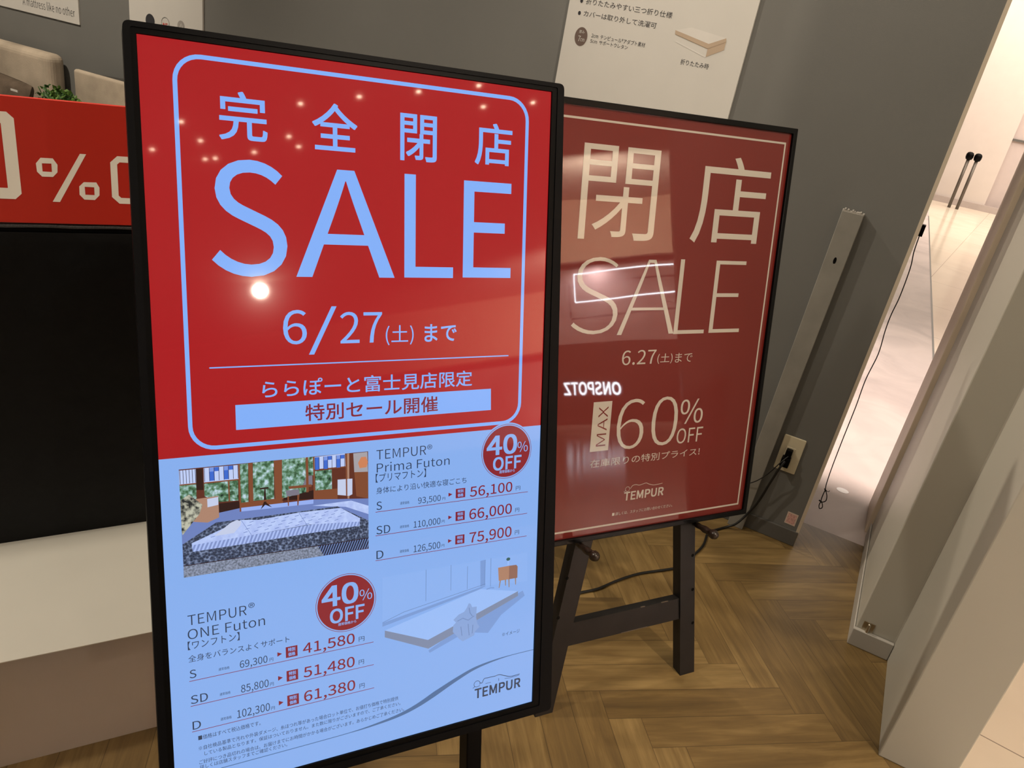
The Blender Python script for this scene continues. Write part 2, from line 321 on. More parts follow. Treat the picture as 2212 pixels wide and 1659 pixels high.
class MB:
    def __init__(s):
        s.v, s.f, s.m, s.smooth = [], [], [], []
    def add(s, verts, faces, mi=0, smooth=False):
        k = len(s.v)
        s.v += [Vector(p) for p in verts]
        for f in faces:
            s.f.append([i + k for i in f]); s.m.append(mi); s.smooth.append(smooth)
        return s
    def box(s, x0, x1, y0, y1, z0, z1, fr=WORLD, mi=0):
        p = [fr(x, y, z) for z in (z0, z1) for y in (y0, y1) for x in (x0, x1)]
        return s.add(p, [(0, 2, 3, 1), (4, 5, 7, 6), (0, 1, 5, 4), (2, 6, 7, 3), (0, 4, 6, 2), (1, 3, 7, 5)], mi)
    def poly(s, pts, fr, z=0.0, mi=0):
        a = sum(pts[i][0] * pts[(i + 1) % len(pts)][1] - pts[(i + 1) % len(pts)][0] * pts[i][1] for i in range(len(pts)))
        if a < 0: pts = list(pts)[::-1]
        return s.add([fr(x, y, z) for x, y in pts], [tuple(range(len(pts)))], mi)
    def prism(s, pts, z0, z1, fr=WORLD, mi=0):
        a = sum(pts[i][0] * pts[(i + 1) % len(pts)][1] - pts[(i + 1) % len(pts)][0] * pts[i][1] for i in range(len(pts)))
        if a < 0: pts = list(pts)[::-1]
        n = len(pts)
        v = [fr(x, y, z0) for x, y in pts] + [fr(x, y, z1) for x, y in pts]
        f = [tuple(range(n))[::-1], tuple(range(n, 2 * n))] + [(i, (i + 1) % n, n + (i + 1) % n, n + i) for i in range(n)]
        return s.add(v, f, mi)
    def ring(s, outer, inner, z0, z1, fr=WORLD, mi=0):
        """A frame between two outlines with the same number of corners."""
        n = len(outer)
        v = [fr(x, y, z) for z in (z0, z1) for x, y in outer] + [fr(x, y, z) for z in (z0, z1) for x, y in inner]
        f = []
        for i in range(n):
            j = (i + 1) % n
            f += [(n + i, n + j, 3 * n + j, 3 * n + i), (j, i, 2 * n + i, 2 * n + j), (i, j, n + j, n + i), (2 * n + j, 2 * n + i, 3 * n + i, 3 * n + j)]
        return s.add(v, f, mi)
    def strip(s, pts, w, fr, z=0.0, mi=0):
        """A flat line of width w along points (w may be a list)."""
        n = len(pts)
        ws = w if isinstance(w, (list, tuple)) else [w] * n
        L, Rr = [], []
        for i, p in enumerate(pts):
            a = pts[max(i - 1, 0)]; b = pts[min(i + 1, n - 1)]
            dx, dy = b[0] - a[0], b[1] - a[1]
            d = math.hypot(dx, dy) or 1
            nx, ny = -dy / d * ws[i] / 2, dx / d * ws[i] / 2
            L.append(fr(p[0] + nx, p[1] + ny, z)); Rr.append(fr(p[0] - nx, p[1] - ny, z))
        return s.add(L + Rr, [(i, n + i, n + i + 1, i + 1) for i in range(n - 1)], mi)
    def tube(s, pts, r, seg=10, mi=0, cap=True):
        pts = [Vector(p) for p in pts]
        n = len(pts)
        rs = r if isinstance(r, (list, tuple)) else [r] * n
        v = []
        up = None
        for i, p in enumerate(pts):
            t = (pts[min(i + 1, n - 1)] - pts[max(i - 1, 0)]).normalized()
            if up is None:
                up = t.orthogonal().normalized()
            up = (up - t * up.dot(t)).normalized()
            sd = t.cross(up)
            for k in range(seg):
                a = 2 * math.pi * k / seg
                v.append(p + (up * math.cos(a) + sd * math.sin(a)) * rs[i])
        f = []
        for i in range(n - 1):
            for k in range(seg):
                k2 = (k + 1) % seg
                f.append((i * seg + k, i * seg + k2, (i + 1) * seg + k2, (i + 1) * seg + k))
        if cap:
            f += [tuple(range(seg))[::-1], tuple(range((n - 1) * seg, n * seg))]
        return s.add(v, f, mi, True)
    def disc(s, c, rx, ry, fr, z=0.0, mi=0, seg=48):
        return s.poly([(c[0] + rx * math.cos(2 * math.pi * i / seg), c[1] + ry * math.sin(2 * math.pi * i / seg)) for i in range(seg)], fr, z, mi)
    def annulus(s, c, r0, r1, fr, z=0.0, mi=0, seg=64):
        o = [(c[0] + r1 * math.cos(2 * math.pi * i / seg), c[1] + r1 * math.sin(2 * math.pi * i / seg)) for i in range(seg)]
        q = [(c[0] + r0 * math.cos(2 * math.pi * i / seg), c[1] + r0 * math.sin(2 * math.pi * i / seg)) for i in range(seg)]
        v = [fr(x, y, z) for x, y in o] + [fr(x, y, z) for x, y in q]
        return s.add(v, [(i, (i + 1) % seg, seg + (i + 1) % seg, seg + i) for i in range(seg)], mi)
    def build(s, name, mats, parent=None, bevel=0.0, kind=None, seg=2):
        me = bpy.data.meshes.new(name)
        o = bpy.data.objects.new(name, me)
        COL.objects.link(o)
        org = Vector((0, 0, 0))
        if parent is not None:
            o.parent = parent
            p = parent
            while p is not None:
                org += p.location; p = p.parent
        me.from_pydata([tuple(p - org) for p in s.v], [], s.f)
        if not isinstance(mats, (list, tuple)): mats = [mats]
        for m_ in mats: me.materials.append(m_)
        me.polygons.foreach_set('material_index', s.m)
        me.polygons.foreach_set('use_smooth', s.smooth)
        me.update()
        if bevel:
            b = o.modifiers.new('edge', 'BEVEL'); b.width = bevel; b.segments = seg; b.limit_method = 'ANGLE'
        if kind: o['kind'] = kind
        return o

def rounded(x0, y0, x1, y1, r, seg=8):
    p = []
    rr = r if isinstance(r, (list, tuple)) else [r] * 4
    for (cx, cy, a0), q in zip(((x1, y1, 0), (x0, y1, 90), (x0, y0, 180), (x1, y0, 270)), rr):
        sx = -1 if cx == x1 else 1; sy = -1 if cy == y1 else 1
        for k in range(seg + 1):
            a = math.radians(a0 + 90 * k / seg)
            p.append((cx + sx * q + q * math.cos(a), cy + sy * q + q * math.sin(a)))
    return p

def curve_pts(pts, n=8):
    """Catmull-Rom through points of any dimension."""
    P = [Vector(p) for p in pts]
    out = []
    for i in range(len(P) - 1):
        a, b, c, d = P[max(i - 1, 0)], P[i], P[i + 1], P[min(i + 2, len(P) - 1)]
        for k in range(n):
            t = k / n
            out.append(0.5 * ((2 * b) + (c - a) * t + (2 * a - 5 * b + 4 * c - d) * t * t + (3 * b - a - 3 * c + d) * t ** 3))
    out.append(P[-1])
    return out

# lettering: the default font's outlines, turned into flat mesh glyphs
_tc = bpy.data.curves.new('lettering', 'FONT'); _tc.resolution_u = 5
try:
    # Blender's own bundled sans (ships with the program); the default font otherwise
    _tc.font = bpy.data.fonts.load(os.path.join(bpy.utils.resource_path('LOCAL'), 'datafiles', 'fonts', 'Noto Sans CJK Regular.woff2'))
except Exception:
    pass
_to = bpy.data.objects.new('lettering', _tc); COL.objects.link(_to)

def glyphs(body, weight=0.0):
    _tc.body = body; _tc.offset = weight
    bpy.context.view_layer.update()
    dg = bpy.context.evaluated_depsgraph_get()
    me = bpy.data.meshes.new_from_object(_to.evaluated_get(dg))
    v = [(q.co.x, q.co.y) for q in me.vertices]; f = [tuple(p.vertices) for p in me.polygons]
    bpy.data.meshes.remove(me)
    return v, f

_m = [p[1] for p in glyphs('H')[0]]
CAP = max(_m)                       # capital height of the loaded font
FS = CAP / 0.733                    # its em, for stroke weights

def letter(mb, fr, body, x0, x1, yb, h, mode='B', weight=0.0, z=0.0, mi=0, turn=0):
    """Fit lettering between x0 and x1, standing on yb; h = full height (B) or capital height (C).
    A positive weight thickens the strokes, a negative one thins them."""
    v, f = glyphs(body, min(weight, 0.0) * FS)
    if turn: v = [(-y, x) for x, y in v]
    ax, bx = min(p[0] for p in v), max(p[0] for p in v)
    ay, by = min(p[1] for p in v), max(p[1] for p in v)
    if mode == 'C': ay, by = 0.0, CAP
    sx, sy = (x1 - x0) / (bx - ax), h / (by - ay)
    d = max(weight, 0.0) * FS
    shifts = [(0, 0)] if d == 0 else [(0, 0), (d, d), (-d, d), (d, -d), (-d, -d), (d, 0), (-d, 0), (0, d), (0, -d)]
    for k, (dx, dy) in enumerate(shifts):
        mb.add([fr(x0 + (x - ax + dx) * sx, yb + (y - ay + dy) * sy, z + k * 4e-6) for x, y in v], f, mi)

def thing(name, label, cat, loc=(0, 0, 0), group=None):
    o = bpy.data.objects.new(name, None); COL.objects.link(o)
    o.location = loc; o.empty_display_size = 0.05
    o['label'] = label; o['category'] = cat
    if group: o['group'] = group
    return o

def tag(o, label, cat, group=None):
    o['label'] = label; o['category'] = cat
    if group: o['group'] = group
    return o

# ------------------------------------------------------------------ material palette
M_wall = mat('grey_wall_paint', (0.164, 0.164, 0.156, 1), 0.75, 0.25, vary=0.05, scale=3, bump=0.08, bscale=350)
M_base = mat('dark_grey_vinyl', (0.11, 0.107, 0.10, 1), 0.5, 0.4)
M_cream = mat('cream_trim', (0.58, 0.50, 0.40, 1), 0.4, 0.4)
M_ceiling = mat('ceiling_white', (0.42, 0.39, 0.35, 1), 0.8, 0.2)
M_pillar = mat('beige_grey_laminate', (0.44, 0.42, 0.365, 1), 0.42, 0.4, vary=0.03, scale=2)
M_pillar_base = mat('grey_laminate_base', (0.40, 0.38, 0.345, 1), 0.45, 0.4, vary=0.03)
M_far = mat('mall_white_panel', (0.60, 0.54, 0.50, 1), 0.35, 0.4, vary=0.02)
M_farp = mat('mall_pink_white_panel', (0.52, 0.45, 0.435, 1), 0.3, 0.4, vary=0.03)
M_black = mat('black_plastic', (0.0018, 0.0018, 0.002, 1), 0.4, 0.07, vary=0.1)
M_blackframe = mat('black_gloss_frame', (0.003, 0.003, 0.0034, 1), 0.25, 0.15)
M_bezel = mat('charcoal_metal', (0.0028, 0.003, 0.0038, 1), 0.45, 0.07, vary=0.1)
M_cable = mat('black_cable', (0.008, 0.008, 0.008, 1), 0.45, 0.4)
M_easel = mat('black_brown_stain', (0.011, 0.0095, 0.009, 1), 0.5, 0.35, vary=0.25, scale=22)
M_hole = mat('dark_hole', (0.002, 0.002, 0.002, 1), 0.9, 0.1)
M_scuff = mat('scuffed_wood', (0.13, 0.10, 0.075, 1), 0.7, 0.2)
M_peg = mat('dark_turned_wood', (0.022, 0.013, 0.009, 1), 0.28, 0.5, vary=0.25, scale=60)
M_ivory = mat('ivory_plastic', (0.66, 0.60, 0.44, 1), 0.4, 0.5)
M_postgrey = mat('grey_painted_bar', (0.25, 0.24, 0.215, 1), 0.55, 0.3, vary=0.1, scale=14, bump=0.15, bscale=60)
M_metal = mat('brushed_steel', (0.50, 0.45, 0.36, 1), 0.3, 0.5, metal=1.0)
M_paper = mat('white_board_paper', (0.58, 0.565, 0.535, 1), 0.55, 0.3, vary=0.02)
M_ink = mat('dark_ink', (0.035, 0.035, 0.04, 1), 0.6, 0.2)
M_brownink = mat('brown_ink', (0.14, 0.10, 0.085, 1), 0.6, 0.2)
M_red_board = mat('red_print_board', (0.47, 0.023, 0.012, 1), 0.45, 0.3, vary=0.04, scale=3)
M_white_print = mat('white_print', (0.84, 0.81, 0.74, 1), 0.5, 0.3, vary=0.02)
M_bag = mat('black_nylon', (0.0045, 0.0045, 0.005, 1), 0.6, 0.2, vary=0.2, scale=30, bump=0.4, bscale=18, bdist=0.01)
M_zip = mat('dark_zipper_tape', (0.06, 0.06, 0.064, 1), 0.5, 0.4, vary=0.5, scale=400)
M_bagtop = mat('grey_brown_fabric', (0.14, 0.12, 0.10, 1), 0.8, 0.2)
M_platform = mat('cream_laminate', (0.68, 0.665, 0.60, 1), 0.3, 0.4, vary=0.02)
M_platside = mat('shaded_taupe_laminate', (0.46, 0.42, 0.37, 1), 0.4, 0.4, vary=0.03)  # platform front; its shade is put into this darker colour
M_velvet = mat('taupe_velvet', (0.44, 0.37, 0.29, 1), 0.85, 0.2, vary=0.3, scale=7, bump=0.3, bscale=200)
M_mattress = mat('white_ticking', (0.7, 0.66, 0.6, 1), 0.8, 0.2)
M_cushion = mat('brown_plush', (0.10, 0.075, 0.055, 1), 0.9, 0.2, vary=0.35, scale=20, bump=0.5, bscale=90)
M_leaf = mat('green_leaf', (0.10, 0.20, 0.035, 1), 0.5, 0.4, vary=0.5, scale=25)
M_leafd = mat('dark_green_leaf', (0.035, 0.09, 0.02, 1), 0.55, 0.4, vary=0.4, scale=25)
M_pot = mat('dark_planter', (0.06, 0.055, 0.05, 1), 0.6, 0.3)
M_sticker = mat('faded_pink_print', (0.62, 0.36, 0.32, 1), 0.6, 0.3, vary=0.45, scale=220)
M_stickerw = mat('sticker_paper', (0.66, 0.54, 0.46, 1), 0.6, 0.3)
M_whitespot = mat('white_spot', (0.85, 0.84, 0.85, 1), 0.4, 0.4)
M_counter = mat('dark_counter', (0.05, 0.035, 0.032, 1), 0.4, 0.4)
M_interior = mat('shop_interior', (0.45, 0.36, 0.35, 1), 0.6, 0.3, vary=0.3, scale=2)
M_bulkhead = mat('shop_bulkhead', (0.66, 0.50, 0.38, 1), 0.6, 0.3)

# herringbone vinyl planks
def wood_mat():
    m = bpy.data.materials.new('oak_herringbone'); m.use_nodes = True
    nt = m.node_tree; b = nt.nodes['Principled BSDF']
    uvg = nt.nodes.new('ShaderNodeUVMap'); uvg.uv_map = 'grain'
    uve = nt.nodes.new('ShaderNodeUVMap'); uve.uv_map = 'edge'
    at = nt.nodes.new('ShaderNodeAttribute'); at.attribute_name = 'plank'
    def mp(sx, sy):
        q = nt.nodes.new('ShaderNodeMapping'); q.inputs['Scale'].default_value = (sx, sy, 1)
        nt.links.new(uvg.outputs[0], q.inputs[0]); return q
    n1 = nt.nodes.new('ShaderNodeTexNoise'); n1.inputs['Scale'].default_value = 1; n1.inputs['Detail'].default_value = 6; n1.inputs['Roughness'].default_value = 0.65; n1.inputs['Distortion'].default_value = 0.8
    nt.links.new(mp(4.0, 48).outputs[0], n1.inputs[0])
    n2 = nt.nodes.new('ShaderNodeTexNoise'); n2.inputs['Scale'].default_value = 1; n2.inputs['Detail'].default_value = 3; n2.inputs['Distortion'].default_value = 1.2
    nt.links.new(mp(3.2, 16).outputs[0], n2.inputs[0])
    n3 = nt.nodes.new('ShaderNodeTexNoise'); n3.inputs['Scale'].default_value = 1; n3.inputs['Detail'].default_value = 2
    nt.links.new(mp(10, 320).outputs[0], n3.inputs[0])
    def mth(op, a, c):
        q = nt.nodes.new('ShaderNodeMath'); q.operation = op
        for i, z in enumerate((a, c)):
            if isinstance(z, (int, float)): q.inputs[i].default_value = z
            else: nt.links.new(z, q.inputs[i])
        return q.outputs[0]
    s = mth('MULTIPLY', n1.outputs['Fac'], 0.75)
    s = mth('ADD', s, mth('MULTIPLY', n2.outputs['Fac'], 0.55))
    s = mth('ADD', s, mth('MULTIPLY', n3.outputs['Fac'], 0.14))
    s = mth('ADD', s, mth('MULTIPLY', at.outputs['Fac'], 0.28))
    s = mth('SUBTRACT', s, 0.36)
    cr = nt.nodes.new('ShaderNodeValToRGB'); el = cr.color_ramp.elements
    el[0].position = 0.08; el[0].color = (0.075, 0.046, 0.018, 1)
    el[1].position = 0.98; el[1].color = (0.31, 0.21, 0.082, 1)
    e2 = el.new(0.5); e2.color = (0.156, 0.098, 0.034, 1)
    nt.links.new(s, cr.inputs['Fac'])
    # seams between planks
    sp = nt.nodes.new('ShaderNodeSeparateXYZ'); nt.links.new(uve.outputs[0], sp.inputs[0])
    d = mth('MINIMUM', mth('MINIMUM', sp.outputs[0], mth('SUBTRACT', PL, sp.outputs[0])), mth('MINIMUM', sp.outputs[1], mth('SUBTRACT', PW, sp.outputs[1])))
    g = nt.nodes.new('ShaderNodeMapRange'); g.inputs['From Min'].default_value = 0.0002; g.inputs['From Max'].default_value = 0.0011
    g.inputs['To Min'].default_value = 0.42; g.inputs['To Max'].default_value = 1.0
    nt.links.new(d, g.inputs[0])
    mx = nt.nodes.new('ShaderNodeVectorMath'); mx.operation = 'SCALE'
    nt.links.new(cr.outputs['Color'], mx.inputs[0]); nt.links.new(g.outputs[0], mx.inputs['Scale'])
    nt.links.new(mx.outputs[0], b.inputs['Base Color'])
    b.inputs['Roughness'].default_value = 0.46
    b.inputs['Specular IOR Level'].default_value = 0.4
    bp = nt.nodes.new('ShaderNodeBump'); bp.inputs['Strength'].default_value = 0.18; bp.inputs['Distance'].default_value = 0.001
    nt.links.new(n1.outputs['Fac'], bp.inputs['Height']); nt.links.new(bp.outputs['Normal'], b.inputs['Normal'])
    return m

def clip(poly, x0, x1, y0, y1):
    for ax, lim, sg in ((0, x0, 1), (0, x1, -1), (1, y0, 1), (1, y1, -1)):
        out = []
        for i, p in enumerate(poly):
            q = poly[(i + 1) % len(poly)]
            a = (p[ax] - lim) * sg; c = (q[ax] - lim) * sg
            if a >= 0: out.append(p)
            if (a >= 0) != (c >= 0):
                t = a / (a - c)
                out.append((p[0] + (q[0] - p[0]) * t, p[1] + (q[1] - p[1]) * t))
        poly = out
        if not poly: return []
    return poly

PW = 0.0797; PL = 6 * PW

def build_floor():
    K = Vector((-0.1899, 1.3155)); an = math.radians(38)
    ea = Vector((math.cos(an), math.sin(an))); eb = Vector((math.sin(an), -math.cos(an)))
    x0, x1, y0, y1 = -4.2, 0.526, -2.2, 2.52
    verts, faces, gu, eu_, cv = [], [], [], [], []
    w = PW
    for s_ in range(-12, 13):
        for i in range(-90, 91):
            for kind in (0, 1):
                if kind == 0: a0, a1, b0, b1 = i * w, i * w + PL, (i - 1) * w, i * w
                else: a0, a1, b0, b1 = i * w, (i + 1) * w, i * w, i * w + PL
                b0 += 2 * PL * s_; b1 += 2 * PL * s_
                cen = K + ea * (a0 + a1) / 2 + eb * (b0 + b1) / 2
                if not (x0 - .4 < cen.x < x1 + .4 and y0 - .4 < cen.y < y1 + .4): continue
                quad = [K + ea * a + eb * c for a, c in ((a0, b0), (a0, b1), (a1, b1), (a1, b0))]
                poly = clip([(q.x, q.y) for q in quad], x0, x1, y0, y1)
                if len(poly) < 3: continue
                r = random.random(); o1, o2 = random.random() * 20, random.random() * 20
                k = len(verts); verts += [(p[0], p[1], 0) for p in poly]
                faces.append(list(range(k, k + len(poly))))
                for p in poly:
                    d = Vector(p) - K; a = d.dot(ea) - a0; c = d.dot(eb) - b0
                    if kind: a, c = c, a
                    gu.append((a + o1, c + o2)); eu_.append((a, c)); cv.append(r)
    me = bpy.data.meshes.new('floor'); me.from_pydata(verts, [], faces)
    me.update()
    loops = [l.vertex_index for l in me.loops]
    me.uv_layers.new(name='grain'); me.uv_layers.new(name='edge'); me.attributes.new('plank', 'FLOAT', 'CORNER')
    me.uv_layers['grain'].data.foreach_set('uv', [c for i in loops for c in gu[i]])
    me.uv_layers['edge'].data.foreach_set('uv', [c for i in loops for c in eu_[i]])
    me.attributes['plank'].data.foreach_set('value', [cv[i] for i in loops])
    me.materials.append(wood_mat()); me.update()
    o = bpy.data.objects.new('floor', me); COL.objects.link(o); o['kind'] = 'structure'
    return o

def tile_mat(name, c1, c2, rough, joint=0.0, tile=0.9, off=(0, 0), rot=0.0, nscale=1.5):
    m = bpy.data.materials.new(name); m.use_nodes = True
    nt = m.node_tree; b = nt.nodes['Principled BSDF']
    tc = nt.nodes.new('ShaderNodeTexCoord')
    nz = nt.nodes.new('ShaderNodeTexNoise'); nz.inputs['Scale'].default_value = nscale; nz.inputs['Detail'].default_value = 6; nz.inputs['Distortion'].default_value = 1.5
    nt.links.new(tc.outputs['Object'], nz.inputs['Vector'])
    cr = nt.nodes.new('ShaderNodeValToRGB'); cr.color_ramp.elements[0].position = 0.3; cr.color_ramp.elements[1].position = 0.7
    cr.color_ramp.elements[0].color = c1; cr.color_ramp.elements[1].color = c2
    nt.links.new(nz.outputs['Fac'], cr.inputs['Fac'])
    if joint:
        mp = nt.nodes.new('ShaderNodeMapping'); mp.inputs['Location'].default_value = (off[0], off[1], 0); mp.inputs['Rotation'].default_value = (0, 0, rot)
        nt.links.new(tc.outputs['Object'], mp.inputs[0])
        br = nt.nodes.new('ShaderNodeTexBrick'); br.offset = 0.0
        br.inputs['Scale'].default_value = 1; br.inputs['Mortar Size'].default_value = joint
        br.inputs['Brick Width'].default_value = tile * 2; br.inputs['Row Height'].default_value = tile
        br.inputs['Mortar'].default_value = (0.30, 0.25, 0.20, 1)
        nt.links.new(mp.outputs[0], br.inputs[0]); nt.links.new(cr.outputs[0], br.inputs['Color1']); nt.links.new(cr.outputs[0], br.inputs['Color2'])
        nt.links.new(br.outputs['Color'], b.inputs['Base Color'])
    else:
        nt.links.new(cr.outputs[0], b.inputs['Base Color'])
    b.inputs['Roughness'].default_value = rough
    return m

# ------------------------------------------------------------------ the setting
build_floor()
WY = 2.346            # face of the grey wall
M_tile = tile_mat('cream_polished_tile', (0.70, 0.61, 0.49, 1), (0.77, 0.68, 0.56, 1), 0.14, 0.002, 0.9, (0.486, -0.102), math.radians(7))
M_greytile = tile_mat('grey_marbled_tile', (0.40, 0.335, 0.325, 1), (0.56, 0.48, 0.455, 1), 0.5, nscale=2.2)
mb = MB()
mb.poly([(0.45, 2.52), (0.526, 2.52), (0.526, 2.47), (14, 2.47), (14, 16), (0.30, 16), (0.348, 11.5), (0.467, 5.06), (0.47, 4.0), (0.47, 2.9)], WORLD)
mb.poly([(0.526, -6), (14, -6), (14, 2.385), (0.526, 2.385)], WORLD)
mb.build('floor_mall', M_tile, kind='structure')
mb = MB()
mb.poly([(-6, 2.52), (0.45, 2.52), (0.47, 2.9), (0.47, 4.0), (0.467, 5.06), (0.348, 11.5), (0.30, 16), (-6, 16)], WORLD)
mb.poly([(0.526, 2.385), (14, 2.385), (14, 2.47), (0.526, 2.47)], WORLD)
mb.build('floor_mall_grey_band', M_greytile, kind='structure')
mb = MB(); mb.strip([(0.45, 2.52), (0.47, 2.9), (0.47, 4.0), (0.467, 5.06), (0.348, 11.5)], 0.012, WORLD, 0.0008)
mb.build('trim_5', M_base, kind='structure')
MB().box(0.520, 0.530, -2.2, 2.385, -0.004, 0.0025).build('trim_1', M_metal, kind='structure')
MB().box(-6, 0.062, WY, 2.515, 0, 3.2).build('wall_back', M_wall, kind='structure')
MB().box(-6, 0.0635, WY - 0.006, WY + 0.02, 0, 0.054).build('baseboard_back', M_base, kind='structure', bevel=0.002)
MB().box(0.055, 0.0650, 2.343, 2.524, 0.0, 3.2).build('trim_2', M_cream, kind='structure')
MB().box(-6, 14, -6, 16, 3.2, 3.25).build('ceiling', M_ceiling, kind='structure')
MB().box(-6, 0.40, 2.515, 2.79, 2.75, 2.9).build('added_shade_box', M_wall, kind='structure')  # unseen box added to shade the strip of floor below it
# far wall of the mall
mb = MB(); mb.box(-6, 1.06, 13.5, 13.7, 0, 3.2); mb.build('wall_far', M_far, kind='structure')
mb = MB(); mb.box(1.06, 14, 13.62, 13.8, 0, 3.2); mb.build('wall_far_recess', M_farp, kind='structure')
mb = MB()
mb.box(1.06, 14, 13.59, 13.62, 1.02, 1.05)
mb.build('trim_3', M_base, kind='structure')
mb = MB(); mb.box(-6, 14, 13.46, 13.5, 0, 0.09)
mb.build('baseboard_far', mat('far_base', (0.42, 0.36, 0.34, 1), 0.4), kind='structure')
# entrance pillar, stepped, beside the shop entrance
mb = MB()
mb.prism([(0.378, 1.607), (0.528, 1.607), (0.528, 2.59), (0.2765, 2.59), (0.2765, 1.982), (0.378, 1.982)], 0, 3.2)
pil = mb.build('wall_right', M_pillar, kind='structure', bevel=0.003)
mb = MB(); mb.prism([(0.271, 1.968), (0.377, 1.968), (0.377, 1.981), (0.2755, 1.981), (0.2755, 2.595), (0.271, 2.595)], 0, 0.054)
mb.build('baseboard_right', M_pillar_base, kind='structure', bevel=0.002)
MB().box(0.264, 0.40, 2.62, 2.842, 0, 3.2).build('trim_4', mat('lit_beige_panel', (0.78, 0.66, 0.52, 1), 0.4), kind='structure', bevel=0.003)  # mall light on this strip is put into its paler colour

# shop across the walkway, seen only in the reflections
mb = MB()
mb.box(9.0, 9.2, -6, 13.5, 2.35, 3.2, mi=0)
mb.box(9.6, 9.8, -6, 13.5, 0, 2.35, mi=1)
mb.box(9.0, 9.5, -3.5, 3.0, 0, 1.15, mi=2)
mb.box(9.0, 9.6, 3.0, 4.0, 0, 2.35, mi=0)
wa = mb.build('wall_across', [M_bulkhead, M_interior, M_counter], kind='structure')
FA = Fr((8.99, 0, 0), (0, -1, 0), (0, 0, 1), (-1, 0, 0))
M_neon = lamp_mat('white_neon', (0.80, 0.90, 1.0, 1), 42)
mb = MB(); letter(mb, FA, 'ONSPOTZ', -1.30, -0.50, 0.42, 0.17, 'B', 0.02, 0.005); mb.build('lit_lettering', M_neon, wa)
mb = MB()
for p in (((-2.15, 2.18), (-0.72, 2.16)), ((-0.72, 2.16), (-0.72, 1.75)), ((-0.72, 1.75), (-2.15, 1.80))):
    mb.strip(p, 0.018, FA, 0.01)
mb.build('light_strip', M_neon, wa)

# ceiling downlights (they mirror in the display)
M_lamp = lamp_mat('downlight_glow', (1.0, 0.80, 0.56, 1), 110)
M_lampbig = lamp_mat('spotlight_glow', (1.0, 0.86, 0.68, 1), 420)
ceil = bpy.data.objects['ceiling']
DL = [(2.766, -1.419), (3.04, -1.803), (3.047, -1.455), (3.314, -1.58), (3.329, -1.511), (3.348, -1.227), (2.83, -0.646), (3.218, -0.906), (3.389, -0.913), (2.883, -0.279), (2.961, 0.084), (3.029, 0.459), (3.318, 0.432), (3.39, 0.759)]
CE = Fr((0, 0, 3.198), (1, 0, 0), (0, -1, 0), (0, 0, -1))
for n_, (x, y) in enumerate(DL):
    if n_ in (0, 4, 7, 11, 13): spot('downlight_beam', (x, y, 3.19), (x, y, 0), 80, 0.014, 110, 0.5, (1.0, 0.88, 0.74))
    d = MB(); d.annulus((x, -y), 0.013, 0.022, CE, 0.001, 0, 24); d.disc((x, -y), 0.013, 0.013, CE, 0.0012, 1, 24)
    d.build('downlight', [M_ceiling, M_lamp], ceil)
sd_ = (Vector((-0.65, 0.68, 1.03)) - Vector((6.753, -2.923, 3.2))).normalized()
sp_ = Vector((6.753, -2.923, 3.2)) + sd_ * 0.35
su_ = sd_.orthogonal().normalized()
SPF = Fr(sp_, su_, sd_.cross(su_), sd_)
d = MB(); d.tube([SPF(0, 0, -0.22), SPF(0, 0, -0.20), SPF(0, 0, 0.0)], [0.03, 0.10, 0.13], 24, 0); d.disc((0, 0), 0.072, 0.072, SPF, 0.002, 1, 32)
d.tube([SPF(0, 0, -0.2), (sp_.x, sp_.y, 3.2)], 0.015, 8, 0)
d.build('spotlight_head', [M_ceiling, M_lampbig], ceil)

# ------------------------------------------------------------------ the digital display
SW = 0.53
sa, st = math.radians(54.2022), math.radians(17.8307)
SU = Vector((math.cos(sa), math.sin(sa), 0)); SN0 = Vector((math.sin(sa), -math.cos(sa), 0))
SD = Vector((0, 0, -1)) * math.cos(st) + SN0 * math.sin(st)
S = Fr((-0.7968, 0.6275, 1.2976), SU, -SD, SU.cross(-SD))
sb = S(SW / 2, -1.35); 
disp = thing('digital_display', 'tall portrait digital display on a black stand glowing red above blue-white prices', 'display', (sb.x, sb.y, 0))
H = SW * 16 / 9
OUT = [(-0.0138, 0.0125), (-0.0175, -H - 0.0205), (SW + 0.0345, -H - 0.0215), (SW + 0.0190, 0.0122)]
def cround(q, r, seg=5):
    out = []
    n = len(q)
    for i in range(n):
        p, a, b = Vector(q[i]), Vector(q[i - 1]), Vector(q[(i + 1) % n])
        da, db = (a - p).normalized(), (b - p).normalized()
        for k in range(seg + 1):
            t = k / seg
            out.append(tuple(p + da * r * (1 - t) ** 2 + db * r * t ** 2))
    return out
IN = [(-0.0005, 0.0005), (-0.0005, -H - 0.0005), (SW + 0.0005, -H - 0.0005), (SW + 0.0005, 0.0005)]
MID = [(-0.0065, 0.0065), (-0.0075, -H - 0.0085), (SW + 0.0125, -H - 0.0085), (SW + 0.0085, 0.0065)]
mb = MB(); mb.ring(cround(OUT, 0.008), cround(MID, 0.003), -0.03, 0.004, S)
mb.build('outer_frame', M_bezel, disp)
mb = MB(); mb.ring(cround(MID, 0.003), cround(IN, 0.001), -0.02, 0.0025, S)
mb.build('bezel', M_black, disp)
mb = MB(); mb.prism(cround([(-0.012, 0.011), (-0.014, -H - 0.018), (SW + 0.028, -H - 0.018), (SW + 0.016, 0.011)], 0.006), -0.055, -0.006, S)
mb.build('back_housing', M_black, disp)
Lfoot = S.o.z / math.cos(st)
for xx in (0.085, 0.4555):
    mb = MB(); mb.box(xx - 0.0135, xx + 0.0135, -Lfoot + 0.004, -0.62, -0.088, -0.056, S)
    mb.build('stand_leg', M_black, disp, bevel=0.002)
mb = MB()
p0 = S(SW / 2, -0.35, -0.07); p1 = p0 - SN0 * 0.16; p1.z = 0.012
mb.tube([p0, p1], 0.012, 12); mb.build('rear_strut', M_black, disp)
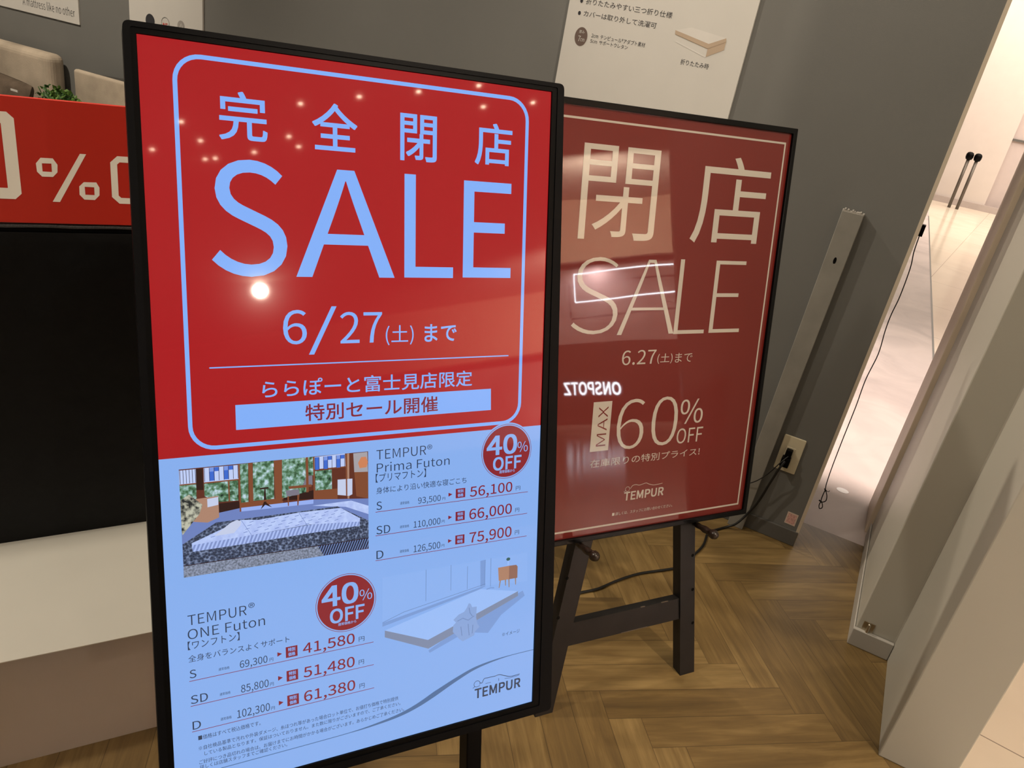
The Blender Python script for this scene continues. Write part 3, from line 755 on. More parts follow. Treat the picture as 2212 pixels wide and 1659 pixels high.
mb = MB(); mb.box(0.06, 0.48, -0.64, -0.60, -0.088, -0.056, S); mb.build('stand_crossbar', M_black, disp)

EM_red = screen_mat('screen_red', (0.390, 0.0088, 0.0120, 1))
EM_white = screen_mat('screen_white', (0.222, 0.430, 0.935, 1))
EM_low = screen_mat('screen_white_low', (0.240, 0.425, 0.850, 1))
EM_ink = screen_mat('screen_ink', (0.022, 0.040, 0.085, 1))
EM_redink = screen_mat('screen_red_ink', (0.22, 0.014, 0.030, 1))
EM_badge = screen_mat('screen_badge_red', (0.25, 0.016, 0.024, 1))
EM_grey = screen_mat('screen_grey_line', (0.075, 0.155, 0.33, 1))
def sm(name, r, g, b): return screen_mat(name, rgb(r, g, b))

mb = MB()
mb.poly([(0, 0), (SW, 0), (SW, -0.484), (0, -0.484)], S, 0, 0)
mb.poly([(0, -0.484), (SW, -0.484), (SW, -H), (0, -H)], S, 0, 1)
screen = mb.build('screen', [EM_red, EM_low], disp)
def spart(mb, name, mats): return mb.build(name, mats, screen)
# rounded border line
mb = MB(); mb.ring(rounded(0.0345, -0.4775, 0.4950, -0.0130, 0.031), rounded(0.0395, -0.4725, 0.4900, -0.0180, 0.026), 0.0002, 0.0003, S)
spart(mb, 'border_line', EM_white)
mb = MB(); mb.poly([(0.0614, -0.3758), (0.4717, -0.3758), (0.4717, -0.3742), (0.0614, -0.3742)], S, 0.0003)
spart(mb, 'rule_line', EM_white)
mb = MB(); mb.poly([(0.0899, -0.4548), (0.4450, -0.4543), (0.4443, -0.4226), (0.0899, -0.4230)], S, 0.0003)
spart(mb, 'white_strip', EM_white)
groups = [('headline_character', (0,)), ('headline_character', (1,)), ('headline_character', (2,)), ('headline_character', (3,)), ('sale_lettering', range(4, 8)), ('date_lettering', range(8, 13)), ('store_lettering', range(13, 14)), ('strip_lettering', range(14, 15)),
          ('product_title', (15, 16, 17, 18)), ('product_tagline', (19,)), ('product_title', (56, 57, 58, 59)), ('product_tagline', (60,)),
          ('small_print_line', (61,)), ('small_print_line', (62, 63)), ('small_print_line', (64, 65)), ('image_note', (66,)), ('logo_lettering', (67,))]
def screen_text(mb, idx):
    for i in idx:
        s_, x0, x1, yb, h, mode, c, wgt = SCREEN_TEXT[i]
        letter(mb, S, s_, x0, x1, yb, h, mode, wgt, 0.0006, {'w': 0, 'k': 1, 'r': 2}[c])
for nm, idx in groups:
    mb = MB(); screen_text(mb, idx)
    spart(mb, nm, [EM_white, EM_ink, EM_redink])
for k in range(6):
    mb = MB()
    b0 = 20 + 6 * k
    screen_text(mb, range(b0, b0 + 6))
    a, b = PRICE_LINES[k]
    y = (a[1] + b[1]) / 2
    mb.poly([(a[0], y - 0.0004), (b[0], y - 0.0004), (b[0], y + 0.0004), (a[0], y + 0.0004)], S, 0.0004, 2)
    x0, y0, x1, y1 = PRICE_BOXES[k]
    mb.poly([(x0, y0), (x1, y0), (x1, y1), (x0, y1)], S, 0.0004, 2)
    w_, h_ = x1 - x0, y1 - y0
    letter(mb, S, '特別', x0 + w_ * .2, x1 - w_ * .2, y0 + h_ * .56, h_ * .34, 'B', 0.02, 0.0006, 0)
    letter(mb, S, '価格', x0 + w_ * .2, x1 - w_ * .2, y0 + h_ * .12, h_ * .34, 'B', 0.02, 0.0006, 0)
    x0, y0, x1, y1 = PRICE_ARROWS[k]
    mb.poly([(x0, y0), (x1, (y0 + y1) / 2), (x0, y1)], S, 0.0004, 2)
    spart(mb, 'price_row', [EM_white, EM_ink, EM_redink])
for (c, r), txt in zip((((0.4727, -0.5193), 0.0418), ((0.2271, -0.7119), 0.0425)), BADGE_TEXT):
    mb = MB()
    mb.disc(c, r + 0.0022, r + 0.0022, S, 0.0007, 1, 64)
    mb.annulus(c, r - 0.0007, r, S, 0.0009, 0)
    mb.disc(c, r - 0.0024, r - 0.0024, S, 0.0009, 0, 64)
    for s_, x0, x1, yb, h, mode, cc, wgt in txt: letter(mb, S, s_, x0, x1, yb, h, mode, wgt, 0.0012, 1)
    spart(mb, 'discount_badge', [EM_badge, EM_low])
# flowing grey line and the mark above the logo
mb = MB()
cp = curve_pts([(0.0558, -0.9126), (0.1747, -0.9120), (0.2300, -0.9112), (0.2608, -0.9096), (0.3015, -0.9048), (0.3328, -0.8964), (0.3648, -0.8828), (0.3976, -0.8690), (0.4311, -0.8580), (0.4773, -0.8522), (0.5299, -0.8515)], 6)
def wcurve(x):
    return 0.0011 + 0.0072 * max(0.0, 1 - abs(x - 0.360) / 0.13) ** 1.1
mb.strip([(p[0], p[1]) for p in cp], [wcurve(p[0]) for p in cp], S, 0.0004)
spart(mb, 'flowing_line', EM_grey)
mb = MB()
head = [(0.4309 + 0.0052 * math.cos(t * math.pi / 8), -0.8862 + 0.0052 * math.sin(t * math.pi / 8)) for t in range(-1, 11)]
body = [(p[0], p[1]) for p in curve_pts([(0.4362, -0.8856), (0.4397, -0.8864), (0.4430, -0.8806), (0.4499, -0.8803), (0.4616, -0.8806), (0.4698, -0.8800), (0.4782, -0.8838), (0.4902, -0.8880), (0.5058, -0.8878)], 5)]
for ln, w_ in ((head, .0008), (body, .0010), ([(0.4238, -0.8918), (0.4270, -0.8900), (0.4310, -0.8912), (0.4360, -0.8900)], .0007), ([(0.4455, -0.8893), (0.4548, -0.8893)], .0006), ([(0.4685, -0.8860), (0.4687, -0.8905)], .0007), ([(0.4790, -0.8892), (0.4900, -0.8902), (0.5050, -0.8898)], .0006)):
    mb.strip(ln, w_, S, 0.0005)
spart(mb, 'logo_figure', EM_ink)

# photograph of a room shown on the screen
PX0, PY0, PX1, PY1 = PHOTO
def ph(p): return (PX0 + min(max(p[0], 0), 1) * (PX1 - PX0), PY0 + min(max(p[1], 0), 1) * (PY1 - PY0))
C4 = lambda r, g, b: rgb(r, g, b)
pm = [sm('photo_red_wood', 96, 48, 34), sm('photo_blue_pane', 190, 205, 245),
      screen_mat('photo_garden', (0, 0, 0, 1), 1.0, ('noise', 170, [(0.30, C4(24, 46, 38)), (0.44, C4(78, 118, 84)), (0.56, C4(134, 172, 158)), (0.68, C4(195, 216, 232))])),
      sm('photo_floor', 110, 130, 190),
      screen_mat('photo_rug', (0, 0, 0, 1), 1.0, ('voronoi', 330, [(0.0, C4(24, 28, 40)), (0.55, C4(66, 76, 100)), (1.0, C4(140, 156, 190))])),
      screen_mat('photo_mattress_top', (0, 0, 0, 1), 1.0, ('noise', 120, [(0.35, C4(170, 188, 240)), (0.6, C4(188, 206, 250))])),
      screen_mat('photo_mattress_side', (0, 0, 0, 1), 1.0, ('wave', 110, [(0.2, C4(128, 146, 200)), (0.8, C4(172, 192, 245))])),
      sm('photo_pillow', 150, 168, 215),
      screen_mat('photo_beige_carpet', (0, 0, 0, 1), 1.0, ('noise', 420, [(0.35, C4(96, 104, 118)), (0.65, C4(150, 160, 185))])),
      screen_mat('photo_striped_mat', (0, 0, 0, 1), 1.0, ('wave', 150, [(0.4, C4(22, 26, 40)), (0.6, C4(105, 125, 175))])),
      sm('photo_pale_wood', 172, 132, 110), sm('photo_white', 196, 205, 232), sm('photo_dark_wood', 48, 26, 22),
      screen_mat('photo_dry_plant', (0, 0, 0, 1), 1.0, ('noise', 150, [(0.40, C4(40, 44, 44)), (0.6, C4(190, 190, 170))])),
      sm('photo_lamp', 205, 130, 90), sm('photo_wall', 165, 160, 165), sm('photo_tatami', 150, 175, 240), sm('photo_mid_wood', 128, 74, 48), sm('photo_blue', 60, 105, 205), sm('photo_fabric', 122, 118, 132), sm('photo_table_blue', 120, 150, 225)]
# back to front
ORDER = [('garden1', 2), ('garden2', 2), ('garden3', 2), ('garden4', 2), ('garden5', 2), ('garden6', 2), ('garden7', 2), ('win0', 1), ('win1', 1), ('win2', 1), ('post1', 12), ('ph', 17), ('wallR', 15), ('cabR', 17), ('wood1', 17), ('wood2', 12), ('wood3', 17),
         ('cabk', 12), ('floorm', 3), ('tatami', 16), ('rug2', 5), ('rug', 4), ('cab', 10), ('cabw', 11), ('beige', 8), ('stripe', 9), ('mside', 6), ('mtop', 5), ('pillow', 11), ('plant', 13), ('vase', 20),
         ('tabletop', 12), ('tableleg', 12), ('back', 19), ('seat', 19), ('arm', 17), ('leg1', 17), ('leg2', 17), ('white', 10), ('lamp', 11), ('lampR', 14)]
mb = MB(); mb.poly([ph((0, 0)), ph((1, 0)), ph((1, 1)), ph((0, 1))], S, 0.0003, 0)
for k, (nm, mi) in enumerate(ORDER):
    pts = PHOTO_SHAPES[nm]
    if nm == 'vase': continue
    mb.poly([ph(p) for p in pts], S, 0.0004 + k * 0.00002, mi)
zt = 0.0004 + len(ORDER) * 0.00002
for x0, x1, n_, blue in ((0.122, 0.288, 7, (1, 4)), (0.695, 0.862, 7, (0, 2, 5)), (0.004, 0.078, 5, ())):
    for i in range(n_ + 1):
        x = x0 + (x1 - x0) * i / n_
        mb.poly([ph((x - .0012, .868)), ph((x + .0012, .868)), ph((x + .0012, .992)), ph((x - .0012, .992))], S, zt + .00002, 12)
    for i in range(n_):
        a = x0 + (x1 - x0) * i / n_; b = x0 + (x1 - x0) * (i + 1) / n_
        if n_ == 7: mb.poly([ph((a, .955)), ph((b, .955)), ph((b, .992)), ph((a, .992))], S, zt + .000015, (18, 20, 1)[(i * 5 + len(blue)) % 3])
    for i in blue:
        a = x0 + (x1 - x0) * i / n_; b = x0 + (x1 - x0) * (i + 1) / n_
        mb.poly([ph((a, .870)), ph((b, .870)), ph((b, .955)), ph((a, .955))], S, zt + .00001, 18)
for x0, x1, y0, y1 in ((0.118, 0.292, 0.850, 0.862), (0.0, 0.08, 0.856, 0.866), (0.690, 0.868, 0.865, 0.876), (0.341, 0.362, 0.60, 1.0), (0.644, 0.658, 0.66, 1.0), (0.236, 0.243, 0.66, 0.85), (0.29, 0.298, 0.55, 1.0), (0.685, 0.693, 0.58, 1.0), (0.868, 0.876, 0.58, 1.0), (0.29, 0.52, 0.618, 0.634)):
    mb.poly([ph((x0, y0)), ph((x1, y0)), ph((x1, y1)), ph((x0, y1))], S, zt, 17)
for a, b in (((0.296, 0.468), (0.345, 0.240)), ((0.602, 0.468), (0.651, 0.250))):
    mb.strip([ph(a), ph((b[0], 0.318)), ph(b)], 0.0005, S, zt + .00003, 3)
for r_ in range(4):
    for c_ in range(13):
        a_ = 0.14 + 0.055 * c_ + 0.018 * r_ * (1 if c_ > 3 else .6); b_ = 0.345 + 0.031 * r_
        if 0.10 + 0.55 * (b_ - .31) < a_ < 0.93 - 0.62 * (b_ - .33) and not (0.15 < a_ < 0.30 and b_ > .34):
            mb.strip([ph((a_, b_)), ph((a_ + .022, b_ + .007))], 0.0007, S, zt + .00003, 3)
mb.strip([ph((0.001, .112)), ph((.703, .112)), ph((.999, .115))], 0.0009, S, zt + .00003, 12)
spart(mb, 'room_photo', pm)

# pale photograph of the thin mattress
qm = [sm('pale_top', 152, 188, 246), sm('pale_side', 124, 138, 168), sm('pale_shadow', 120, 154, 212), sm('tan_stool', 172, 128, 104), sm('tan_side', 142, 102, 88), sm('pale_cloth', 134, 164, 216), sm('cloth_fold', 104, 134, 186), sm('stool_leg', 150, 128, 118), sm('stool_plant', 50, 92, 92), sm('pale_line', 98, 128, 180), sm('pale_wall', 138, 177, 239)]
mb = MB()
mb.poly([(0.2793, -0.6845), (0.5131, -0.6850), (0.5146, -0.7330), (0.4400, -0.7265), (0.2793, -0.7535)], S, 0.0003, 10)
mb.poly([(0.2793, -0.7535), (0.4420, -0.7262), (0.4420, -0.7275), (0.4331, -0.7310), (0.2793, -0.7590)], S, 0.00035, 2)
mb.strip([(0.2793, -0.7530), (0.3115, -0.7430), (0.4419, -0.7240)], 0.0007, S, 0.0004, 9)
mb.poly([(0.3500, -0.8120), (0.3980, -0.7880), (0.5070, -0.7470), (0.5110, -0.7560), (0.4700, -0.7800), (0.4480, -0.8050), (0.4100, -0.7960), (0.3520, -0.8160)], S, 0.00036, 2)
mb.poly([(0.2827, -0.7656), (0.3491, -0.7948), (0.4986, -0.7463), (0.4331, -0.7307)], S, 0.0004, 0)
mb.poly([(0.2827, -0.7656), (0.3491, -0.7948), (0.3498, -0.8088), (0.2827, -0.7760)], S, 0.00042, 1)
mb.poly([(0.3491, -0.7948), (0.4986, -0.7463), (0.4989, -0.7541), (0.3498, -0.8088)], S, 0.00042, 1)
CL = [(0.4145, -0.7497), (0.4179, -0.7515), (0.4202, -0.7573), (0.4280, -0.7578), (0.4272, -0.7750), (0.4297, -0.7864), (0.4332, -0.7915), (0.4254, -0.7986), (0.4244, -0.8039), (0.4055, -0.8095), (0.3988, -0.8037), (0.3943, -0.7973), (0.3888, -0.7907), (0.3897, -0.7801), (0.3940, -0.7767), (0.3896, -0.7715), (0.3982, -0.7647), (0.4070, -0.7622), (0.4113, -0.7566)]
mb.poly(CL, S, 0.0005, 5)
for ln in ([(0.396, -0.775), (0.405, -0.772), (0.414, -0.777), (0.424, -0.772)], [(0.415, -0.757), (0.417, -0.766), (0.421, -0.772)], [(0.402, -0.785), (0.404, -0.800)], [(0.414, -0.783), (0.416, -0.802)], [(0.422, -0.786), (0.421, -0.800)]):
    mb.strip(ln, 0.0011, S, 0.00052, 6)
mb.poly([(0.4628, -0.7016), (0.4820, -0.7016), (0.4820, -0.7236), (0.4645, -0.7231)], S, 0.0005, 3)
mb.poly([(0.4820, -0.7016), (0.4943, -0.7022), (0.4967, -0.7052), (0.4968, -0.7239), (0.4820, -0.7236)], S, 0.0005, 4)
for a, b in (((0.4672, -0.7229), (0.4653, -0.7348)), ((0.4820, -0.7234), (0.4826, -0.7369)), ((0.4935, -0.7238), (0.4940, -0.7346)), ((0.4760, -0.7234), (0.4765, -0.7330))):
    mb.strip([a, b], [0.0022, 0.0013], S, 0.00048, 7)
mb.disc((0.4800, -0.6905), 0.0034, 0.0026, S, 0.00055, 8, 12)
mb.poly([(0.4787, -0.6932), (0.4818, -0.6932), (0.4812, -0.7004), (0.4791, -0.7002)], S, 0.00052, 0)
for x, y0, y1 in ((0.3453, -0.6843, -0.7330), (0.3848, -0.6838, -0.7238), (0.4116, -0.6905, -0.7267), (0.4408, -0.6849, -0.7258), (0.4505, -0.6842, -0.7298)):
    mb.strip([(x, y0), (x, y1)], 0.0006, S, 0.0004, 9)
mb.poly([(0.4326, -0.6855), (0.4405, -0.6850), (0.4410, -0.7258), (0.4335, -0.7270)], S, 0.00038, 2)
mb.strip([(0.4440, -0.7330), (0.4510, -0.7318), (0.4570, -0.7330)], 0.0018, S, 0.00045, 2)
spart(mb, 'mattress_photo', qm)

# ------------------------------------------------------------------ the easel and its framed poster
ea, et = math.radians(54.0), math.radians(13.8)
EU = Vector((math.cos(ea), math.sin(ea), 0)); EN0 = Vector((math.sin(ea), -math.cos(ea), 0))
EDn = Vector((0, 0, -1)) * math.cos(et) + EN0 * math.sin(et)
EN = EU.cross(-EDn)
EF = Fr(Vector((-0.1894, 1.4101, 0)), EU, -EDn, EN)                 # front face of the legs
EP = Fr(Vector((-0.1894, 1.4101, 0)) + EN * 0.012, EU, -EDn, EN)    # printed face of the poster
easel = thing('display_easel', 'black-stained wooden A-frame easel on the herringbone floor, carrying the red poster', 'easel', (-0.1894, 1.4101, 0))
def leg(xb0, xb1, xt0, xt1, L, holes, y0=0.0):
    mb = MB()
    v = [EF(xb0, y0, -0.03), EF(xb1, y0, -0.03), EF(xt1, L, -0.03), EF(xt0, L, -0.03), EF(xb0, y0, 0), EF(xb1, y0, 0), EF(xt1, L, 0), EF(xt0, L, 0)]
    for k in (0, 1, 4, 5): v[k].z = 0.0
    mb.add(v, [(0, 3, 2, 1), (4, 5, 6, 7), (0, 1, 5, 4), (1, 2, 6, 5), (2, 3, 7, 6), (3, 0, 4, 7)])
    for hx, hy in holes: mb.disc((hx, hy), 0.0042, 0.0042, EF, 0.0008, 1, 16)
    return mb
leg(-0.239, -0.194, -0.03, 0.012, 1.22, [(-0.1845, 0.3296), (-0.1990, 0.2377), (-0.2120, 0.1459)]).build('leg', [M_easel, M_hole], easel)
leg(0.172, 0.217, 0.012, 0.052, 1.22, [(0.1655, 0.3250), (0.1785, 0.2336), (0.1915, 0.1417)]).build('leg', [M_easel, M_hole], easel)
mb = MB(); mb.box(-0.192, 0.170, 0.158, 0.214, -0.026, -0.004, EF, 0)
mb.box(-0.02, 0.055, 0.1575, 0.1595, -0.0045, -0.0035, EF, 1)
mb.box(0.03, 0.042, 0.213, 0.2145, -0.006, -0.0035, EF, 1); mb.box(0.09, 0.11, 0.213, 0.2145, -0.006, -0.0035, EF, 1)
mb.build('crossbar', [M_easel, M_scuff], easel)
mb = MB()
rt = EF(-0.02, 1.17, -0.045); rb = Vector((rt.x, rt.y, 0)) - EN0 * 0.30
mb.add([], [])
sdv = EU * 0.02; thk = EN0 * 0.012
rb = rb - EU * 0.0
q = [rb - sdv - thk, rb + sdv - thk, rb + sdv + thk, rb - sdv + thk, rt - sdv - thk, rt + sdv - thk, rt + sdv + thk, rt - sdv + thk]
for k in range(4): q[k].z = 0
mb.add(q, [(0, 3, 2, 1), (4, 5, 6, 7), (0, 1, 5, 4), (1, 2, 6, 5), (2, 3, 7, 6), (3, 0, 4, 7)])
mb.build('rear_leg', M_easel, easel)
for px, py in ((-0.1640, 0.408), (0.1600, 0.407)):
    mb = MB()
    prof = [(0.0, 0.006), (0.012, 0.007), (0.024, 0.0062), (0.036, 0.0085), (0.048, 0.0075), (0.052, 0.0058), (0.056, 0.0085), (0.062, 0.0112), (0.068, 0.0112), (0.074, 0.0085), (0.077, 0.003)]
    mb.tube([EF(px, py - 0.0 + 0.0 * z, z) for z, r in prof], [r for z, r in prof], 16)
    mb.build('peg', M_peg, easel)

X0, X1, Y0, Y1 = -0.328, 0.3032, 0.4185, 1.3060
post = thing('framed_poster', 'red closing sale poster in a thin black frame leaning on the easel', 'poster', tuple(EF(-0.0124, 0.4185, 0.0)))
mb = MB()
o_ = [(X0, Y0), (X1, Y0), (X1, Y1), (X0, Y1)]; w_ = 0.0115
i_ = [(X0 + w_, Y0 + w_), (X1 - w_, Y0 + w_), (X1 - w_, Y1 - w_), (X0 + w_, Y1 - w_)]
mb.ring(o_, i_, 0.0005, 0.0185, EF); mb.build('frame', M_blackframe, post, bevel=0.0015)
MB().box(X0 + .004, X1 - .004, Y0 + .004, Y1 - .004, 0.001, 0.009, EF).build('backing_board', M_black, post)
M_pred = print_mat('poster_red', (0.132, 0.0052, 0.0020, 1))
M_pcream = print_mat('poster_cream', (0.46, 0.43, 0.38, 1))
mb = MB(); mb.poly([(X0 + .008, Y0 + .008), (X1 - .008, Y0 + .008), (X1 - .008, Y1 - .008), (X0 + .008, Y1 - .008)], EP)
sheet = mb.build('poster_sheet', M_pred, post)
mb = MB(); a_, b_ = 0.0245, 0.0285
mb.ring([(X0 + a_, Y0 + a_ + .001), (X1 - a_, Y0 + a_ + .001), (X1 - a_, Y1 - a_ - .006), (X0 + a_, Y1 - a_ - .006)], [(X0 + b_, Y0 + b_ + .001), (X1 - b_, Y0 + b_ + .001), (X1 - b_, Y1 - b_ - .006), (X0 + b_, Y1 - b_ - .006)], 0.0002, 0.0003, EP)
mb.build('border_line', M_pcream, sheet)
pg = {'headline_lettering': range(0, 6), 'date_lettering': range(6, 9), 'discount_lettering': range(9, 13), 'logo_lettering': range(13, 14), 'small_print': range(14, 15)}
for nm, idx in pg.items():
    mb = MB()
    for i in idx:
        s_, x0, x1, yb, h, mode, c, wgt = POSTER_TEXT[i]
        letter(mb, EP, s_, x0, x1, yb, h, mode, wgt, 0.0004)
    if nm == 'discount_lettering':
        mb.poly([(-0.1617, 0.6183), (-0.1156, 0.6183), (-0.1156, 0.7257), (-0.1617, 0.7257)], EP, 0.0004)
    if nm == 'logo_lettering':
        hd = [(-0.0545 + 0.0055 * math.cos(t * math.pi / 7), 0.5235 + 0.0055 * math.sin(t * math.pi / 7)) for t in range(-1, 10)]
        mb.strip(hd, 0.0009, EP, 0.0004)
        bd = [(p[0], p[1]) for p in curve_pts([(-0.0470, 0.5235), (-0.0415, 0.5300), (-0.0330, 0.5312), (-0.0224, 0.5290), (-0.0060, 0.5318), (0.0040, 0.5280), (0.0180, 0.5245), (0.0406, 0.5260)], 5)]
        mb.strip(bd, 0.0011, EP, 0.0004)
        mb.strip([(-0.0641, 0.5180), (-0.0600, 0.5200), (-0.0540, 0.5180), (-0.0490, 0.5195)], 0.0008, EP, 0.0004)
    mb.build(nm, M_pcream, sheet)
mb = MB(); letter(mb, EP, 'MAX', -0.1475, -0.1240, 0.6290, 0.0860, 'B', -0.01, 0.0007, 0, turn=1)
mb.build('max_lettering', M_pred, sheet)

# ------------------------------------------------------------------ things on the grey wall
def wall_fr(y): return Fr((0, y, 0), (1, 0, 0), (0, 0, 1), (0, -1, 0))
def poster(name, label, x0, x1, z0, z1, thick=0.008):
    t = thing(name, label, 'poster', ((x0 + x1) / 2, WY - thick / 2, z0))
    MB().box(x0, x1, WY - thick, WY - 0.0005, z0, z1).build('board', [M_paper], t)
    return t, wall_fr(WY - thick)
t, f = poster('wall_poster', 'cream futon poster with bullet points on the grey wall above the red framed poster', -1.0685, -0.5155, 0.83, 1.72, 0.010)
for k_, idx in enumerate(((0,), (1,), (2, 3), (4,))):
    mb = MB()
    for q_ in idx:
        s_, x0, x1, yb, h, mode, c, wgt = WALL_POSTER_TEXT[q_]
        letter(mb, f, s_, x0, x1, yb, h, mode, wgt, 0.0005)
    if k_ < 2: mb.disc((-1.0295, (1.4640, 1.4312)[k_]), 0.0045, 0.0055, f, 0.0005, 0, 20)
    mb.build('text_line', M_ink, t)
mb = MB(); letter(mb, f, '収納に便利', -0.72, -0.53, 1.545, 0.016, 'B', 0, 0.0005)
mb.build('text_line', M_ink, t)
mb = MB(); mb.disc((-1.0103, 1.3690), 0.0205, 0.0260, f, 0.0005, 0)
for s_, x0, x1, yb, h, mode, c, wgt in WALL_POSTER_TEXT[5:]: letter(mb, f, s_, x0, x1, yb, h, mode, wgt, 0.0009, 1)
mb.build('thickness_badge', [M_brownink, M_paper], t)
mb = MB()
fm = [mat('print_top', (0.62, 0.60, 0.57, 1), 0.6), mat('print_side', (0.44, 0.34, 0.25, 1), 0.6), mat('print_end', (0.80, 0.78, 0.74, 1), 0.6), mat('print_edge', (0.30, 0.22, 0.15, 1), 0.6)]
mb.poly([(-0.7263, 1.4304), (-0.6821, 1.4440), (-0.5780, 1.4323), (-0.6224, 1.4106)], f, 0.0005, 0)
mb.poly([(-0.7263, 1.4304), (-0.6224, 1.4106), (-0.6224, 1.3985), (-0.7250, 1.4205)], f, 0.0005, 1)
mb.poly([(-0.6224, 1.4106), (-0.5780, 1.4323), (-0.5755, 1.4230), (-0.6224, 1.3985)], f, 0.0005, 1)
mb.poly([(-0.6222, 1.3975), (-0.5758, 1.4220), (-0.5763, 1.4018), (-0.6218, 1.3765)], f, 0.0005, 1)
mb.strip([(-0.7240, 1.4200), (-0.6224, 1.3982), (-0.5757, 1.4226)], 0.0012, f, 0.0007, 3)
mb.poly([(-0.7200, 1.4010), (-0.6230, 1.3745), (-0.6222, 1.3780), (-0.7180, 1.4040)], f, 0.0004, 0)
mb.build('folded_mattress_print', fm, t)
t, f = poster('wall_poster', 'white poster with one line of English at the top left corner of the wall', -4.6, -3.325, 1.0525, 1.7, 0.006)
mb = MB(); letter(mb, f, 'A mattress like no other', -3.7018, -3.3513, 1.0790, 0.0344, 'B', -0.012, 0.0006); mb.build('lettering', M_ink, t)
t, f = poster('wall_poster', 'narrow white poster with three round emblems behind the top corner of the display', -3.006, -2.592, 0.98, 1.7, 0.008)
ems = [M_ink, M_red_board, mat('grey_ink', (0.32, 0.30, 0.28, 1), 0.6), M_paper]
mb = MB(); mb.disc((-2.8843, 1.134), 0.026, 0.026, f, 0.0006, 0); mb.build('emblem', ems, t)
mb = MB(); mb.annulus((-2.7971, 1.1375), 0.021, 0.0225, f, 0.0006, 0); letter(mb, f, 'NF', -2.810, -2.784, 1.122, 0.016, 'B', 0.02, 0.0008, 1); mb.build('emblem', ems, t)
mb = MB(); mb.disc((-2.7092, 1.141), 0.020, 0.020, f, 0.0006, 2); mb.strip([(-2.717, 1.133), (-2.708, 1.150), (-2.700, 1.136)], 0.003, f, 0.0009, 3); mb.build('emblem', ems, t)

# grey bar against the wall
mb = MB()
BX = lambda z: (-0.1520 + 0.0131 * z, -0.1015 + 0.0200 * z)
zt_ = 1.064
v = []
for y in (WY - 0.0005, WY - 0.030):
    for z in (0.0, zt_):
        a, b = BX(z); v += [(a, y, z), (b, y, z)]
mb.add(v, [(0, 1, 3, 2), (4, 6, 7, 5), (0, 4, 5, 1), (2, 3, 7, 6), (0, 2, 6, 4), (1, 5, 7, 3)])
fw = wall_fr(WY - 0.030)
mb.poly([(-0.1120 + 0.0042 * math.cos(a * math.pi / 8), 0.9275 + 0.0095 * math.sin(a * math.pi / 8)) for a in range(16)], fw, 0.0006, 1)
bar = mb.build('wall_bar', [M_postgrey, M_hole], bevel=0.0015)
tag(bar, 'tall flat grey bar with a small hole standing upright against the grey wall', 'bar')
mb = MB()
a, b = BX(zt_)
for i in range(14):
    x = a + (b - a) * (i + .5) / 14; hh = random.uniform(0.001, 0.006)
    mb.box(x - .0021, x + .0021, WY - 0.029, WY - 0.004, zt_ - 0.001, zt_ + hh)
mb.build('torn_foam_edge', mat('torn_edge', (0.33, 0.31, 0.28, 1), 0.9), bar)

# outlet, plug and cord
ot = thing('wall_outlet', 'ivory wall outlet low on the grey wall beside the bar', 'outlet', (-0.045, WY, 0.245))
f = wall_fr(WY)
mb = MB(); mb.prism(rounded(-0.0783, 0.2448, -0.0115, 0.3675, 0.004, 4), 0.0, 0.0065, f); mb.build('plate', M_ivory, ot, bevel=0.002)
mb = MB(); mb.box(-0.0600, -0.0330, 0.283, 0.331, 0.006, 0.0085, f); mb.build('socket', mat('ivory_socket', (0.58, 0.52, 0.38, 1), 0.4), ot, bevel=0.001)
pc = thing('power_cord', 'black power cord running from the wall outlet down behind the easel legs', 'cord', (-0.2, 2.0, 0))
mb = MB(); mb.box(-0.0580, -0.0380, 0.304, 0.328, 0.0085, 0.030, f); mb.box(-0.0630, -0.0360, 0.270, 0.302, 0.0085, 0.036, f)
mb.build('plug', M_black, pc, bevel=0.003)
pts = [(-0.0500, WY - 0.034, 0.292), (-0.058, WY - 0.045, 0.268), (-0.0694, WY - 0.040, 0.205), (-0.0830, WY - 0.035, 0.125), (-0.1004, WY - 0.033, 0.070), (-0.124, WY - 0.05, 0.025), (-0.150, 2.285, 0.0045), (-0.1795, 2.235, 0.0045), (-0.1919, 2.2094, 0.0045), (-0.186, 2.13, 0.0045), (-0.198, 2.05, 0.0045), (-0.2088, 1.9819, 0.0045), (-0.2442, 1.9307, 0.0045), (-0.3062, 1.8554, 0.0045), (-0.3499, 1.7782, 0.0045), (-0.3804, 1.7111, 0.0045), (-0.4238, 1.647, 0.0045), (-0.4544, 1.56, 0.0045), (-0.56, 1.35, 0.0045)]
mb = MB(); mb.tube(curve_pts(pts, 6), 0.0038, 8); mb.build('cable', M_cable, pc)
thin = [(-0.046, WY - 0.030, 0.310), (-0.062, WY - 0.045, 0.285), (-0.085, WY - 0.040, 0.232), (-0.115, WY - 0.042, 0.190), (-0.16, WY - 0.03, 0.15), (-0.22, WY - 0.02, 0.12)]
mb = MB(); mb.tube(curve_pts(thin, 6), 0.0016, 6); mb.build('thin_wire', M_cable, pc)

# pink sticker near the floor
mb = MB(); f = wall_fr(WY)
mb.prism([(0.0113, 0.0695), (0.0452, 0.0690), (0.0452, 0.1125), (0.0113, 0.1130)], 0.0003, 0.0009, f, 0)
stk = mb.build('wall_sticker', [M_stickerw]); tag(stk, 'small pale square sticker with faded pink print above the wall base', 'sticker')
mb = MB(); mb.poly([(0.015, 0.0735), (0.0415, 0.073), (0.0415, 0.1085), (0.015, 0.109)], f, 0.0011); mb.build('faded_print', M_sticker, stk)

